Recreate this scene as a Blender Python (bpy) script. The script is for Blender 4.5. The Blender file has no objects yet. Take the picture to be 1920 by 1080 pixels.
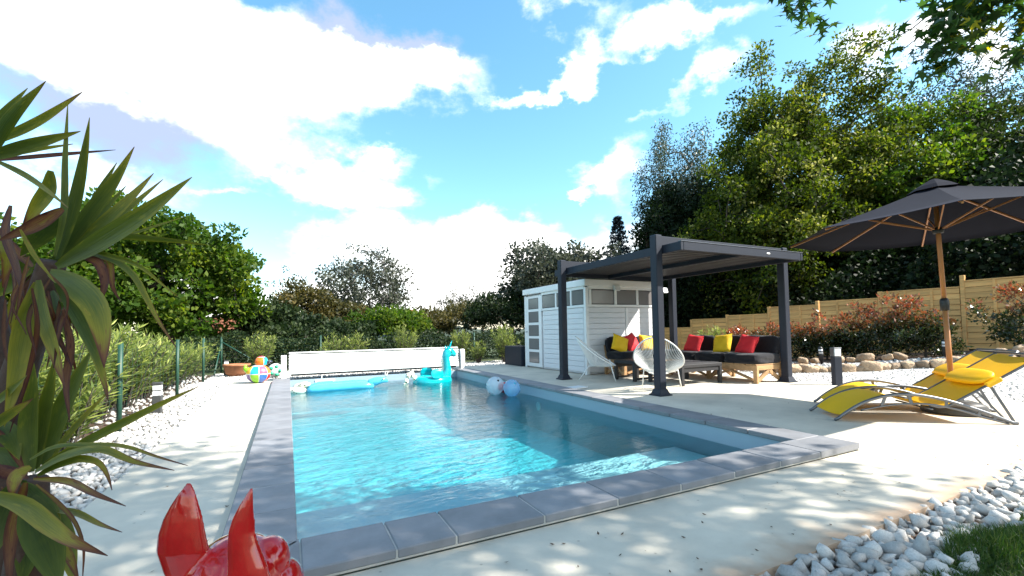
import bpy, bmesh, math, random
import numpy as np
from mathutils import Vector, Matrix
R = math.radians
rs = np.random.RandomState(7)
random.seed(7)
sc = bpy.context.scene
C = bpy.context.collection

# ------------------------------------------------------------------ camera
CAM = np.array([-0.025, -2.4588, 1.0])
YAW, PITCH, ROLL, FPX, PPY = 0.462, 0.0438, -0.0169, 844.0, 581.64
_f = np.array([math.sin(YAW)*math.cos(PITCH), math.cos(YAW)*math.cos(PITCH), math.sin(PITCH)])
_r = np.array([math.cos(YAW), -math.sin(YAW), 0.0]); _u = np.cross(_r, _f)
AX = _r*math.cos(ROLL)+_u*math.sin(ROLL); AY = _u*math.cos(ROLL)-_r*math.sin(ROLL); AZ = _f
cam_d = bpy.data.cameras.new('camera'); cam = bpy.data.objects.new('camera', cam_d); C.objects.link(cam)
cam.matrix_world = Matrix(((AX[0], AY[0], -AZ[0], CAM[0]), (AX[1], AY[1], -AZ[1], CAM[1]), (AX[2], AY[2], -AZ[2], CAM[2]), (0, 0, 0, 1)))
cam_d.sensor_width = 36; cam_d.lens = FPX/1920*36; cam_d.shift_y = (PPY-540)/1920
cam_d.clip_start = 0.05; cam_d.clip_end = 2000
sc.camera = cam
def at(x, y, d):           # a point seen at that place of the photograph, d metres into the scene
    return CAM + d*(AX*(x-960)/FPX - AY*(y-PPY)/FPX + AZ)

# ------------------------------------------------------------------ sky, sun, exposure
SUN_EL = R(42); SUN_H = np.array([0.79, -0.61]); SUN_H = SUN_H/np.hypot(*SUN_H)
sc.view_settings.view_transform = 'Standard'; sc.view_settings.look = 'None'
sc.view_settings.gamma = 1; sc.view_settings.use_curve_mapping = False
sc.view_settings.exposure = 1.32
W = bpy.data.worlds.new('World'); sc.world = W; W.use_nodes = True
def build_sky():
    nt = W.node_tree; nt.nodes.clear(); N = nt.nodes.new; L = nt.links.new
    def math_(op, a, b=None, clamp=False):
        n = N('ShaderNodeMath'); n.operation = op; n.use_clamp = clamp
        for i, v in enumerate((a, b)):
            if v is None: continue
            if isinstance(v, (int, float)): n.inputs[i].default_value = v
            else: L(v, n.inputs[i])
        return n.outputs[0]
    out = N('ShaderNodeOutputWorld'); bg = N('ShaderNodeBackground'); L(bg.outputs[0], out.inputs[0])
    sky = N('ShaderNodeTexSky'); sky.sky_type = 'NISHITA'; sky.sun_disc = False
    sky.sun_elevation = SUN_EL; sky.sun_rotation = math.atan2(SUN_H[0], SUN_H[1]); sky.air_density = 1.0; sky.dust_density = 0.6; sky.ozone_density = 2.0
    hs = N('ShaderNodeHueSaturation'); hs.inputs['Saturation'].default_value = 1.15; hs.inputs['Hue'].default_value = 0.478; hs.inputs['Value'].default_value = SKYV
    L(sky.outputs[0], hs.inputs['Color'])
    tc = N('ShaderNodeTexCoord'); sp = N('ShaderNodeSeparateXYZ'); L(tc.outputs['Generated'], sp.inputs[0])
    az = math_('ARCTAN2', sp.outputs[0], sp.outputs[1]); el = math_('ARCSINE', sp.outputs[2])
    cb = N('ShaderNodeCombineXYZ'); L(az, cb.inputs[0]); L(math_('MULTIPLY', el, 1.5), cb.inputs[1])
    def noise(scale, detail, rough=0.55, vec=None):
        n = N('ShaderNodeTexNoise'); n.inputs['Scale'].default_value = scale; n.inputs['Detail'].default_value = detail; n.inputs['Roughness'].default_value = rough
        L(vec or cb.outputs[0], n.inputs['Vector']); return n
    # flat cloud layer coordinates: direction / height, so clouds shrink towards the horizon
    n1 = noise(3.2, 7, 0.6)
    wv = N('ShaderNodeVectorMath'); wv.operation = 'SUBTRACT'; L(n1.outputs['Color'], wv.inputs[0]); wv.inputs[1].default_value = (0.5, 0.5, 0.5)
    ws = N('ShaderNodeVectorMath'); ws.operation = 'SCALE'; L(wv.outputs[0], ws.inputs[0]); ws.inputs['Scale'].default_value = 0.40
    c2 = N('ShaderNodeCombineXYZ'); L(az, c2.inputs[0]); L(el, c2.inputs[1])
    wp = N('ShaderNodeVectorMath'); wp.operation = 'ADD'; L(c2.outputs[0], wp.inputs[0]); L(ws.outputs[0], wp.inputs[1])
    def blobs(lst):
        tot = None
        for a, e, sa, se, w in lst:
            s = N('ShaderNodeVectorMath'); s.operation = 'SUBTRACT'; L(wp.outputs[0], s.inputs[0]); s.inputs[1].default_value = (a, e, 0)
            m = N('ShaderNodeVectorMath'); m.operation = 'MULTIPLY'; L(s.outputs[0], m.inputs[0]); m.inputs[1].default_value = (1/sa, 1/se, 0)
            d = N('ShaderNodeVectorMath'); d.operation = 'DOT_PRODUCT'; L(m.outputs[0], d.inputs[0]); L(m.outputs[0], d.inputs[1])
            g = math_('MULTIPLY', math_('EXPONENT', math_('MULTIPLY', d.outputs['Value'], -1.0)), w)
            tot = g if tot is None else math_('ADD', tot, g)
        return tot
    dens = math_('ADD', blobs(CLOUDS), math_('MULTIPLY', math_('SUBTRACT', n1.outputs['Fac'], 0.5), 1.3))
    fine = noise(9.0, 6, 0.6)
    dens = math_('ADD', dens, math_('MULTIPLY', math_('SUBTRACT', fine.outputs['Fac'], 0.5), 0.85))
    mr = N('ShaderNodeMapRange'); mr.interpolation_type = 'SMOOTHSTEP'; L(dens, mr.inputs['Value']); mr.inputs['From Min'].default_value = 0.24; mr.inputs['From Max'].default_value = 0.92
    shade = math_('ADD', blobs(GREYS), math_('MULTIPLY', math_('SUBTRACT', fine.outputs['Fac'], 0.5), 0.5))
    ms = N('ShaderNodeMapRange'); ms.interpolation_type = 'SMOOTHSTEP'; L(shade, ms.inputs['Value']); ms.inputs['From Min'].default_value = 0.05; ms.inputs['From Max'].default_value = 1.0
    cc = N('ShaderNodeMix'); cc.data_type = 'RGBA'; L(ms.outputs[0], cc.inputs['Factor'])
    cc.inputs['A'].default_value = (CLOUDV, CLOUDV*.985, CLOUDV*.955, 1); cc.inputs['B'].default_value = (CLOUDV*.24, CLOUDV*.29, CLOUDV*.42, 1)
    mx = N('ShaderNodeMix'); mx.data_type = 'RGBA'; L(mr.outputs[0], mx.inputs['Factor']); L(hs.outputs[0], mx.inputs['A']); L(cc.outputs['Result'], mx.inputs['B'])
    L(mx.outputs['Result'], bg.inputs['Color']); bg.inputs['Strength'].default_value = 0.12
    W.cycles.sampling_method = 'MANUAL'; W.cycles.sample_map_resolution = 512
SKYV = 1.2; CLOUDV = 8.5
# azimuth (from the pool's long axis, to the right), elevation, their widths, weight
CLOUDS = [(-0.209, 0.475, 0.321, 0.085, 1.00), (0.078, 0.559, 0.228, 0.079, 0.90), (0.279, 0.566, 0.129, 0.053, 0.75), (-0.326, 0.275, 0.158, 0.103, 0.80), (-0.184, 0.367, 0.194, 0.064, 0.75), (-0.101, 0.253, 0.051, 0.014, 0.35), (0.142, 0.302, 0.135, 0.044, 0.80), (0.164, 0.376, 0.077, 0.026, 0.55), (0.003, 0.323, 0.044, 0.015, 0.45), (0.556, 0.523, 0.108, 0.024, 0.70), (0.745, 0.558, 0.123, 0.047, 0.75), (0.905, 0.554, 0.099, 0.028, 0.50), (0.643, 0.629, 0.106, 0.024, 0.40), (0.624, 0.308, 0.041, 0.011, 0.50), (0.393, 0.164, 0.373, 0.081, 0.95), (0.725, 0.329, 0.067, 0.063, 0.55), (0.920, 0.447, 0.068, 0.054, 0.70), (0.784, 0.424, 0.087, 0.021, 0.40), (1.215, 0.451, 0.091, 0.044, 0.95), (1.319, 0.408, 0.031, 0.034, 0.60), (0.058, 0.071, 0.481, 0.049, 0.80), (0.795, 0.105, 0.312, 0.067, 0.80), (2.3, 0.55, 0.75, 0.6, 0.55), (-1.9, 0.55, 0.8, 0.6, 0.55), (-3.1, 0.5, 0.6, 0.5, 0.5), (3.1, 0.5, 0.6, 0.5, 0.5), (0.5, 1.35, 2.5, 0.28, 0.42)]  # last broad blobs: unseen cloud added out of view to whiten ambient light
GREYS = [(0.188, 0.624, 0.191, 0.048, 1.70), (-0.256, 0.316, 0.166, 0.071, 1.50), (-0.363, 0.342, 0.084, 0.066, 0.70), (-0.059, 0.539, 0.110, 0.048, 0.35), (0.400, 0.623, 0.145, 0.033, 0.40)]
build_sky()
sl = bpy.data.lights.new('sun', 'SUN'); sl.energy = 5.0; sl.angle = R(0.6); sl.color = (1.0, 0.95, 0.86)
so = bpy.data.objects.new('sun', sl); C.objects.link(so); so.location = (20, -20, 30)
SUN_DIR = Vector((SUN_H[0]*math.cos(SUN_EL), SUN_H[1]*math.cos(SUN_EL), math.sin(SUN_EL)))
so.rotation_euler = SUN_DIR.to_track_quat('Z', 'Y').to_euler()
sc.cycles.max_bounces = 8; sc.cycles.transparent_max_bounces = 16; sc.cycles.volume_bounces = 0
sc.cycles.caustics_reflective = False; sc.cycles.caustics_refractive = False
sc.cycles.sample_clamp_indirect = 6.0
sc.cycles.use_denoising = True

# ------------------------------------------------------------------ materials
MATS = {}
def pm(name, col, rough=0.6, var=None, bump=None, rnd=0.0, metal=0.0, spec=0.5, col2=None, coat=0.0, sheen=0.0, trans=0.0, coord='Object', stretch=None):
    """procedural surface: colour with noise wear, per-object variation and fine relief"""
    if name in MATS: return MATS[name]
    m = bpy.data.materials.new(name); m.use_nodes = True; nt = m.node_tree; N = nt.nodes.new; L = nt.links.new
    b = nt.nodes['Principled BSDF']
    b.inputs['Base Color'].default_value = (*col, 1); b.inputs['Roughness'].default_value = rough; b.inputs['Metallic'].default_value = metal
    b.inputs['Specular IOR Level'].default_value = spec; b.inputs['Coat Weight'].default_value = coat; b.inputs['Sheen Weight'].default_value = sheen
    tc = N('ShaderNodeTexCoord'); vec = tc.outputs[coord]
    if stretch:
        mp = N('ShaderNodeMapping'); mp.inputs['Scale'].default_value = stretch; L(vec, mp.inputs['Vector']); vec = mp.outputs[0]
    cur = None
    if var:
        n = N('ShaderNodeTexNoise'); n.inputs['Scale'].default_value = var[0]; n.inputs['Detail'].default_value = 6; n.inputs['Roughness'].default_value = 0.65; L(vec, n.inputs['Vector'])
        mr = N('ShaderNodeMapRange'); L(n.outputs['Fac'], mr.inputs['Value']); mr.inputs['From Min'].default_value = 0.3; mr.inputs['From Max'].default_value = 0.7
        mx = N('ShaderNodeMix'); mx.data_type = 'RGBA'; L(mr.outputs[0], mx.inputs['Factor'])
        c2 = col2 or tuple(c*(1-var[1]) for c in col)
        mx.inputs['A'].default_value = (*col, 1); mx.inputs['B'].default_value = (*c2, 1); cur = mx.outputs['Result']
    if rnd:
        oi = N('ShaderNodeObjectInfo'); mr = N('ShaderNodeMapRange'); L(oi.outputs['Random'], mr.inputs['Value']); mr.inputs['To Min'].default_value = 1-rnd; mr.inputs['To Max'].default_value = 1+rnd
        hs = N('ShaderNodeHueSaturation'); L(mr.outputs[0], hs.inputs['Value'])
        if cur: L(cur, hs.inputs['Color'])
        else: hs.inputs['Color'].default_value = (*col, 1)
        cur = hs.outputs[0]
    if cur: L(cur, b.inputs['Base Color'])
    if bump:
        n = N('ShaderNodeTexNoise'); n.inputs['Scale'].default_value = bump[0]; n.inputs['Detail'].default_value = 5; L(vec, n.inputs['Vector'])
        bp = N('ShaderNodeBump'); bp.inputs['Strength'].default_value = bump[1]; bp.inputs['Distance'].default_value = bump[2] if len(bump) > 2 else 0.01
        L(n.outputs['Fac'], bp.inputs['Height']); L(bp.outputs[0], b.inputs['Normal'])
    if trans:
        o = nt.nodes['Material Output']; tr = N('ShaderNodeBsdfTransparent'); tr.inputs[0].default_value = (*[min(1, c*.5+.5) for c in col], 1)
        ms = N('ShaderNodeMixShader'); ms.inputs[0].default_value = trans; L(b.outputs[0], ms.inputs[1]); L(tr.outputs[0], ms.inputs[2]); L(ms.outputs[0], o.inputs[0])
    MATS[name] = m; return m
def leafm(name, cols, trans=0.35, rough=0.45, spec=0.4):
    """leaf: colour drawn from the leaf's own random number, light coming through"""
    m = bpy.data.materials.new(name); m.use_nodes = True; nt = m.node_tree; N = nt.nodes.new; L = nt.links.new
    b = nt.nodes['Principled BSDF']; o = nt.nodes['Material Output']
    a = N('ShaderNodeAttribute'); a.attribute_name = 'rnd'
    cr = N('ShaderNodeValToRGB'); L(a.outputs['Fac'], cr.inputs[0])
    e = cr.color_ramp.elements
    while len(e) < len(cols): e.new(0.5)
    for i, (p, c) in enumerate(cols): e[i].position = p; e[i].color = (*c, 1)
    L(cr.outputs[0], b.inputs['Base Color']); b.inputs['Roughness'].default_value = rough; b.inputs['Specular IOR Level'].default_value = spec
    t = N('ShaderNodeBsdfTranslucent'); hs = N('ShaderNodeHueSaturation'); hs.inputs['Value'].default_value = 1.7; hs.inputs['Saturation'].default_value = 1.1; L(cr.outputs[0], hs.inputs['Color']); L(hs.outputs[0], t.inputs[0])
    ms = N('ShaderNodeMixShader'); ms.inputs[0].default_value = trans; L(b.outputs[0], ms.inputs[1]); L(t.outputs[0], ms.inputs[2]); L(ms.outputs[0], o.inputs[0])
    return m

M_conc = pm('concrete', (0.65, 0.59, 0.485), 0.85, var=(1.6, 0.27), bump=(55, 0.25, 0.004))
def concrete_wear(m):
    nt = m.node_tree; N = nt.nodes.new; L = nt.links.new; b = nt.nodes['Principled BSDF']
    src = b.inputs['Base Color'].links[0].from_socket
    tc = N('ShaderNodeTexCoord')
    v = N('ShaderNodeTexVoronoi'); v.inputs['Scale'].default_value = 8.0; v.inputs['Randomness'].default_value = 1; L(tc.outputs['Object'], v.inputs['Vector'])
    mr = N('ShaderNodeMapRange'); L(v.outputs['Distance'], mr.inputs['Value']); mr.inputs['From Min'].default_value = 0.035; mr.inputs['From Max'].default_value = 0.075; mr.inputs['To Min'].default_value = 0.55; mr.inputs['To Max'].default_value = 0.0
    mx = N('ShaderNodeMix'); mx.data_type = 'RGBA'; L(mr.outputs[0], mx.inputs['Factor']); L(src, mx.inputs['A']); mx.inputs['B'].default_value = (0.2, 0.17, 0.14, 1)
    # earth washed over the rim of the slab along the gravel
    sp = N('ShaderNodeSeparateXYZ'); L(tc.outputs['Object'], sp.inputs[0])
    n = N('ShaderNodeTexNoise'); n.inputs['Scale'].default_value = 4; n.inputs['Detail'].default_value = 6; L(tc.outputs['Object'], n.inputs['Vector'])
    ad = N('ShaderNodeMath'); ad.operation = 'MULTIPLY_ADD'; L(n.outputs['Fac'], ad.inputs[0]); ad.inputs[1].default_value = -0.42; L(sp.outputs[1], ad.inputs[2])
    m2 = N('ShaderNodeMapRange'); L(ad.outputs[0], m2.inputs['Value']); m2.inputs['From Min'].default_value = -1.36; m2.inputs['From Max'].default_value = -1.18; m2.inputs['To Min'].default_value = 0.7; m2.inputs['To Max'].default_value = 0
    gx = N('ShaderNodeMath'); gx.operation = 'GREATER_THAN'; L(sp.outputs[0], gx.inputs[0]); gx.inputs[1].default_value = 1.45
    mm = N('ShaderNodeMath'); mm.operation = 'MULTIPLY'; L(m2.outputs[0], mm.inputs[0]); L(gx.outputs[0], mm.inputs[1])
    mx2 = N('ShaderNodeMix'); mx2.data_type = 'RGBA'; L(mm.outputs[0], mx2.inputs['Factor']); L(mx.outputs['Result'], mx2.inputs['A']); mx2.inputs['B'].default_value = (0.36, 0.21, 0.12, 1)
    L(mx2.outputs['Result'], b.inputs['Base Color'])
concrete_wear(M_conc)
M_tile = pm('slate_coping', (0.235, 0.238, 0.255), 0.62, var=(4, 0.30), bump=(40, 0.22, 0.003), rnd=0.10)
M_grout = pm('grout', (0.5, 0.48, 0.44), 0.9, var=(20, 0.2))
M_liner = pm('pool_liner', (0.30, 0.38, 0.45), 0.5, var=(2, 0.05))
M_floor = pm('sunlit_floor_liner', (0.80, 0.84, 0.84), 0.5, var=(2, 0.05))  # same liner as the walls, colour lightened so the floor looks sunlit
M_soil = pm('soil', (0.10, 0.055, 0.032), 0.95, var=(7, 0.5), bump=(30, 0.8, 0.03))
M_ground = pm('field', (0.075, 0.10, 0.035), 0.95, var=(0.6, 0.45), bump=(8, 0.8, 0.05))
M_fine = pm('fine_gravel', (0.66, 0.63, 0.59), 0.9, var=(28, 0.3), bump=(60, 1.0, 0.02))
M_stone = pm('white_stone', (0.57, 0.55, 0.52), 0.8, var=(9, 0.28), bump=(25, 0.35, 0.01), rnd=0.22)
M_stone2 = pm('white_stone_mass', (0.57, 0.55, 0.52), 0.75, var=(6, 0.3), bump=(25, 0.35, 0.01))
M_rock = pm('sandstone_boulder', (0.44, 0.31, 0.19), 0.85, var=(5, 0.0), col2=(0.24, 0.17, 0.12), bump=(12, 1.0, 0.06), rnd=0.28)
M_white = pm('white_paint', (0.80, 0.80, 0.80), 0.45, var=(3, 0.05))
M_pvc = pm('white_pvc', (0.82, 0.82, 0.80), 0.35, var=(2, 0.06))
M_board = pm('grey_painted_board', (0.72, 0.72, 0.74), 0.55, var=(3, 0.07), stretch=(1, 1, 6), rnd=0.035, bump=(30, 0.1, 0.003))
M_pane = pm('frosted_pane', (0.19, 0.18, 0.18), 0.16, var=(1.5, 0.1), spec=0.6)
M_dframe = pm('dark_pane_frame', (0.03, 0.028, 0.03), 0.5)
M_anth = pm('anthracite_aluminium', (0.020, 0.024, 0.036), 0.5, spec=0.25, var=(4, 0.08), bump=(300, 0.05, 0.001))
M_louv = pm('louvre_aluminium', (0.030, 0.028, 0.030), 0.5, rnd=0.12)
M_wood = pm('pallet_wood', (0.46, 0.27, 0.125), 0.7, var=(3, 0.4), stretch=(6, 1.2, 6), bump=(30, 0.3, 0.004), rnd=0.15)
M_fence = pm('fence_pine', (0.84, 0.45, 0.155), 0.8, var=(2.5, 0.35), stretch=(5, 0.8, 8), bump=(22, 0.5, 0.008), rnd=0.16)
M_teak = pm('oiled_teak', (0.47, 0.20, 0.07), 0.42, var=(5, 0.3), stretch=(6, 6, 0.7), bump=(60, 0.15, 0.002))
M_char = pm('charcoal_fabric', (0.011, 0.011, 0.015), 0.9, spec=0.2, var=(7, 0.35), bump=(6, 0.5, 0.03), sheen=0.15)
M_red = pm('red_fabric', (0.62, 0.012, 0.02), 0.75, var=(6, 0.2), bump=(14, 0.35, 0.02))
M_yel = pm('yellow_fabric', (0.80, 0.47, 0.005), 0.75, var=(6, 0.12), bump=(14, 0.35, 0.02))
M_sling = pm('yellow_mesh_sling', (0.92, 0.50, 0.003), 0.55, var=(3, 0.10), bump=(400, 0.15, 0.001))
M_alu = pm('brushed_aluminium', (0.17, 0.175, 0.19), 0.35, metal=0.7, var=(6, 0.2))
M_parasol = pm('navy_parasol_cloth', (0.011, 0.012, 0.021), 0.9, spec=0.1, var=(3, 0.15), bump=(300, 0.2, 0.001))
M_black = pm('black_plastic', (0.018, 0.018, 0.020), 0.5, var=(8, 0.3))
M_gplast = pm('dark_grey_plastic', (0.045, 0.047, 0.048), 0.55, var=(5, 0.2))
M_rattan = pm('dark_rattan', (0.020, 0.019, 0.022), 0.6, bump=(140, 0.8, 0.004), var=(60, 0.3))
M_cord = pm('white_pvc_cord', (0.80, 0.80, 0.78), 0.4)
M_lens = pm('opal_lens', (0.82, 0.84, 0.86), 0.25)
M_green = pm('green_wire', (0.012, 0.06, 0.038), 0.5, var=(9, 0.2))
M_terra = pm('terracotta', (0.42, 0.17, 0.075), 0.75, var=(6, 0.4), bump=(14, 0.4, 0.01))
M_bark = pm('bark', (0.075, 0.060, 0.048), 0.95, var=(5, 0.4), bump=(14, 0.9, 0.03))
M_barkd = pm('grey_bark', (0.10, 0.092, 0.085), 0.95, var=(5, 0.4), bump=(14, 0.9, 0.03))
M_birch = pm('birch_bark', (0.36, 0.34, 0.31), 0.85, var=(3, 0.75), stretch=(1, 1, 5), bump=(14, 0.5, 0.02))
M_ytrunk = pm('yucca_trunk', (0.09, 0.05, 0.035), 0.95, var=(9, 0.5), bump=(18, 1.0, 0.02))
M_redgl = pm('red_glazed_resin', (0.56, 0.010, 0.012), 0.13, var=(16, 0.30), bump=(30, 0.05, 0.004), coat=0.7)
M_turq = pm('turquoise_vinyl', (0.0, 0.50, 0.56), 0.15, trans=0.22, var=(5, 0.15), coat=0.4)
M_sky = pm('pale_blue_vinyl', (0.10, 0.55, 0.80), 0.18, trans=0.15, var=(4, 0.15), coat=0.4)
M_clear = pm('clear_vinyl', (0.80, 0.86, 0.92), 0.08, trans=0.55, coat=0.6)
M_clear2 = pm('clear_blue_vinyl', (0.40, 0.68, 0.92), 0.08, trans=0.6, coat=0.6)
M_roof = pm('brown_roof_tile', (0.27, 0.105, 0.06), 0.85, var=(2, 0.35), bump=(20, 0.5, 0.02), rnd=0.12)
M_render = pm('cream_render', (0.55, 0.46, 0.36), 0.9, var=(0.8, 0.12))
M_dry = pm('dry_leaf', (0.08, 0.05, 0.03), 0.9)
M_mir = pm('deck_lid', (0.74, 0.74, 0.74), 0.5)

# ------------------------------------------------------------------ mesh helpers
class MB:
    def __init__(s): s.v = []; s.f = []; s.m = []; s.n = 0
    def add(s, v, f, mi=0):
        v = np.asarray(v, float).reshape(-1, 3); s.v.append(v); k = s.n
        for q in f: s.f.append([i+k for i in q]); s.m.append(mi)
        s.n += len(v); return s
    def cbox(s, c, d, ch=0.006, rot=None, mi=0):
        """box with chamfered edges: centre, sizes"""
        h = np.array(d, float)/2; ch = min(ch, h.min()*.45); c = np.array(c, float)
        vs = []; idx = {}
        for sx in (-1, 1):
            for sy in (-1, 1):
                for sz in (-1, 1):
                    sg = np.array([sx, sy, sz])
                    for a in range(3):
                        p = (h-ch)*sg; p[a] = h[a]*sg[a]; idx[(sx, sy, sz, a)] = len(vs); vs.append(p)
        vs = np.array(vs)
        F = []
        for a in range(3):
            b, e = (a+1) % 3, (a+2) % 3
            for sg in (-1, 1):
                q = []
                for sb, se in ((-1, -1), (1, -1), (1, 1), (-1, 1)):
                    k = [0, 0, 0]; k[a] = sg; k[b] = sb; k[e] = se; q.append(idx[(*k, a)])
                F.append(q if sg > 0 else q[::-1])
            for sb in (-1, 1):
                for se in (-1, 1):
                    k0 = [0, 0, 0]; k0[a] = -1; k0[b] = sb; k0[e] = se; k1 = list(k0); k1[a] = 1
                    q = [idx[(*k0, b)], idx[(*k1, b)], idx[(*k1, e)], idx[(*k0, e)]]
                    F.append(q if sb*se > 0 else q[::-1])
        for sx in (-1, 1):
            for sy in (-1, 1):
                for sz in (-1, 1):
                    q = [idx[(sx, sy, sz, 0)], idx[(sx, sy, sz, 1)], idx[(sx, sy, sz, 2)]]
                    F.append(q if sx*sy*sz > 0 else q[::-1])
        if rot is not None: vs = vs @ np.array(rot).T
        return s.add(vs+c, F, mi)
    def bar(s, a, b, w, h, ch=0.003, up=(0, 0, 1), mi=0):
        """rectangular bar from a to b, w wide, h along up"""
        a = np.array(a, float); b = np.array(b, float); z = b-a; l = np.linalg.norm(z); z = z/l
        u = np.array(up, float); x = np.cross(u, z)
        if np.linalg.norm(x) < 1e-6: x = np.cross((1., 0, 0), z)
        x /= np.linalg.norm(x); y = np.cross(z, x)
        return s.cbox((a+b)/2, (w, h, l), ch, np.stack([x, y, z], 1), mi)
    def tube(s, path, rad, n=8, cap=True, mi=0, flat=1.0):
        P = np.asarray(path, float); k = len(P); r = np.broadcast_to(np.asarray(rad, float), (k,))
        T = np.gradient(P, axis=0); T /= np.maximum(np.linalg.norm(T, axis=1), 1e-9)[:, None]
        ref = np.array([0, 0, 1.]) if abs(T[0, 2]) < .9 else np.array([1., 0, 0])
        x = np.cross(ref, T[0]); x /= np.linalg.norm(x); V = []
        for i in range(k):
            x = x-T[i]*(x@T[i]); x /= max(np.linalg.norm(x), 1e-9); y = np.cross(T[i], x)
            for j in range(n):
                a = 2*math.pi*j/n; V.append(P[i]+r[i]*(math.cos(a)*x+math.sin(a)*y*flat))
        F = [[i*n+j, i*n+(j+1) % n, (i+1)*n+(j+1) % n, (i+1)*n+j] for i in range(k-1) for j in range(n)]
        if cap: F += [list(range(n))[::-1], [(k-1)*n+j for j in range(n)]]
        return s.add(V, F, mi)
    def lathe(s, prof, n=24, c=(0, 0, 0), mi=0):
        V = []; c = np.array(c, float)
        for r, z in prof:
            for j in range(n):
                a = 2*math.pi*j/n; V.append(c+np.array([r*math.cos(a), r*math.sin(a), z]))
        k = len(prof)
        F = [[i*n+j, i*n+(j+1) % n, (i+1)*n+(j+1) % n, (i+1)*n+j] for i in range(k-1) for j in range(n)]
        if prof[0][0] > 1e-4: F.append(list(range(n))[::-1])
        if prof[-1][0] > 1e-4: F.append([(k-1)*n+j for j in range(n)])
        return s.add(V, F, mi)
    def soft(s, c, d, n=8, p=5.0, noise=0.0, rot=None, seed=0, mi=0, puff=0.0):
        """cushion: rounded, slightly crumpled box"""
        g = np.linspace(-1, 1, n+1); V = []; F = []; rr = np.random.RandomState(seed)
        for a in range(3):
            for sg in (-1, 1):
                k = len(V); b, e = (a+1) % 3, (a+2) % 3
                for i in range(n+1):
                    for j in range(n+1):
                        q = [0, 0, 0]; q[a] = sg; q[b] = g[i]; q[e] = g[j]; V.append(q)
                for i in range(n):
                    for j in range(n):
                        f = [k+i*(n+1)+j, k+(i+1)*(n+1)+j, k+(i+1)*(n+1)+j+1, k+i*(n+1)+j+1]
                        F.append(f if sg > 0 else f[::-1])
        V = np.array(V, float); V0 = V.copy(); V = V/(np.sum(np.abs(V)**p, 1)**(1/p))[:, None]
        if noise:
            ph = rr.rand(6, 3)*6.28; fr = rr.uniform(2, 7, (6, 3)); dz = sum(np.sin(V @ (fr[i]*rr.choice([-1, 1], 3))+ph[i].sum()) for i in range(6))/6
            V = V*(1+noise*dz[:, None])
        V = V*np.array(d)/2
        if rot is not None: V = V @ np.array(rot).T
        return s.add(V+np.array(c), F, mi)
    def ell(s, c, r, nu=16, nv=10, rot=None, mi=0, fn=None):
        V = []
        for i in range(nv+1):
            t = math.pi*i/nv
            for j in range(nu):
                a = 2*math.pi*j/nu; V.append((math.sin(t)*math.cos(a), math.sin(t)*math.sin(a), math.cos(t)))
        V = np.array(V); 
        if fn is not None: V = fn(V)
        V = V*np.array(r)
        if rot is not None: V = V @ np.array(rot).T
        F = [[i*nu+j, (i+1)*nu+j, (i+1)*nu+(j+1) % nu, i*nu+(j+1) % nu] for i in range(nv) for j in range(nu)]
        return s.add(V+np.array(c), F, mi)
    def mesh(s, name, mats, smooth=False):
        me = bpy.data.meshes.new(name)
        v = np.concatenate(s.v) if s.v else np.zeros((0, 3))
        me.from_pydata(v.tolist(), [], s.f)
        for m in (mats if isinstance(mats, (list, tuple)) else [mats]): me.materials.append(m)
        if len(set(s.m)) > 1: me.polygons.foreach_set('material_index', np.array(s.m, np.int32))
        if smooth: me.polygons.foreach_set('use_smooth', np.ones(len(me.polygons), bool))
        me.update(); return me
    def build(s, name, mats, parent=None, smooth=False, loc=None):
        return obj(name, s.mesh(name, mats, smooth), parent, loc)
def obj(name, me, parent=None, loc=None, rot=None, scale=None):
    o = bpy.data.objects.new(name, me); C.objects.link(o)
    if parent is not None: o.parent = parent
    if loc is not None: o.location = loc
    if rot is not None: o.rotation_euler = rot
    if scale is not None: o.scale = scale
    return o
def tag(o, label=None, cat=None, group=None, kind=None):
    if label: o['label'] = label
    if cat: o['category'] = cat
    if group: o['group'] = group
    if kind: o['kind'] = kind
    return o
def thing(name, label, cat, loc=(0, 0, 0), rz=0.0, group=None):
    o = bpy.data.objects.new(name, None); C.objects.link(o); o.location = loc; o.rotation_euler = (0, 0, rz); o.empty_display_size = 0.1
    return tag(o, label, cat, group)
def copy_tree(o, parent=None):
    c = o.copy(); C.objects.link(c); c.parent = parent
    for ch in list(o.children): copy_tree(ch, c)
    return c
def fastmesh(name, V, F, mat, rnd=None, smooth=False):
    """large mesh from arrays: V (n,3), F (m,3|4)"""
    V = np.asarray(V, np.float32); F = np.asarray(F, np.int32); me = bpy.data.meshes.new(name); k = F.shape[1]
    me.vertices.add(len(V)); me.vertices.foreach_set('co', V.ravel())
    me.loops.add(F.size); me.loops.foreach_set('vertex_index', F.ravel())
    me.polygons.add(len(F)); me.polygons.foreach_set('loop_start', np.arange(0, F.size, k, dtype=np.int32)); me.polygons.foreach_set('loop_total', np.full(len(F), k, np.int32))
    if smooth: me.polygons.foreach_set('use_smooth', np.ones(len(F), bool))
    me.materials.append(mat); me.update(calc_edges=True)
    if rnd is not None:
        a = me.attributes.new('rnd', 'FLOAT', 'POINT'); a.data.foreach_set('value', np.asarray(rnd, np.float32))
    return me
def rotz(a): c, s = math.cos(a), math.sin(a); return np.array([[c, -s, 0], [s, c, 0], [0, 0, 1.]])
def rotx(a): c, s = math.cos(a), math.sin(a); return np.array([[1, 0, 0], [0, c, -s], [0, s, c]])
def roty(a): c, s = math.cos(a), math.sin(a); return np.array([[c, 0, s], [0, 1, 0], [-s, 0, c]])
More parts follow.
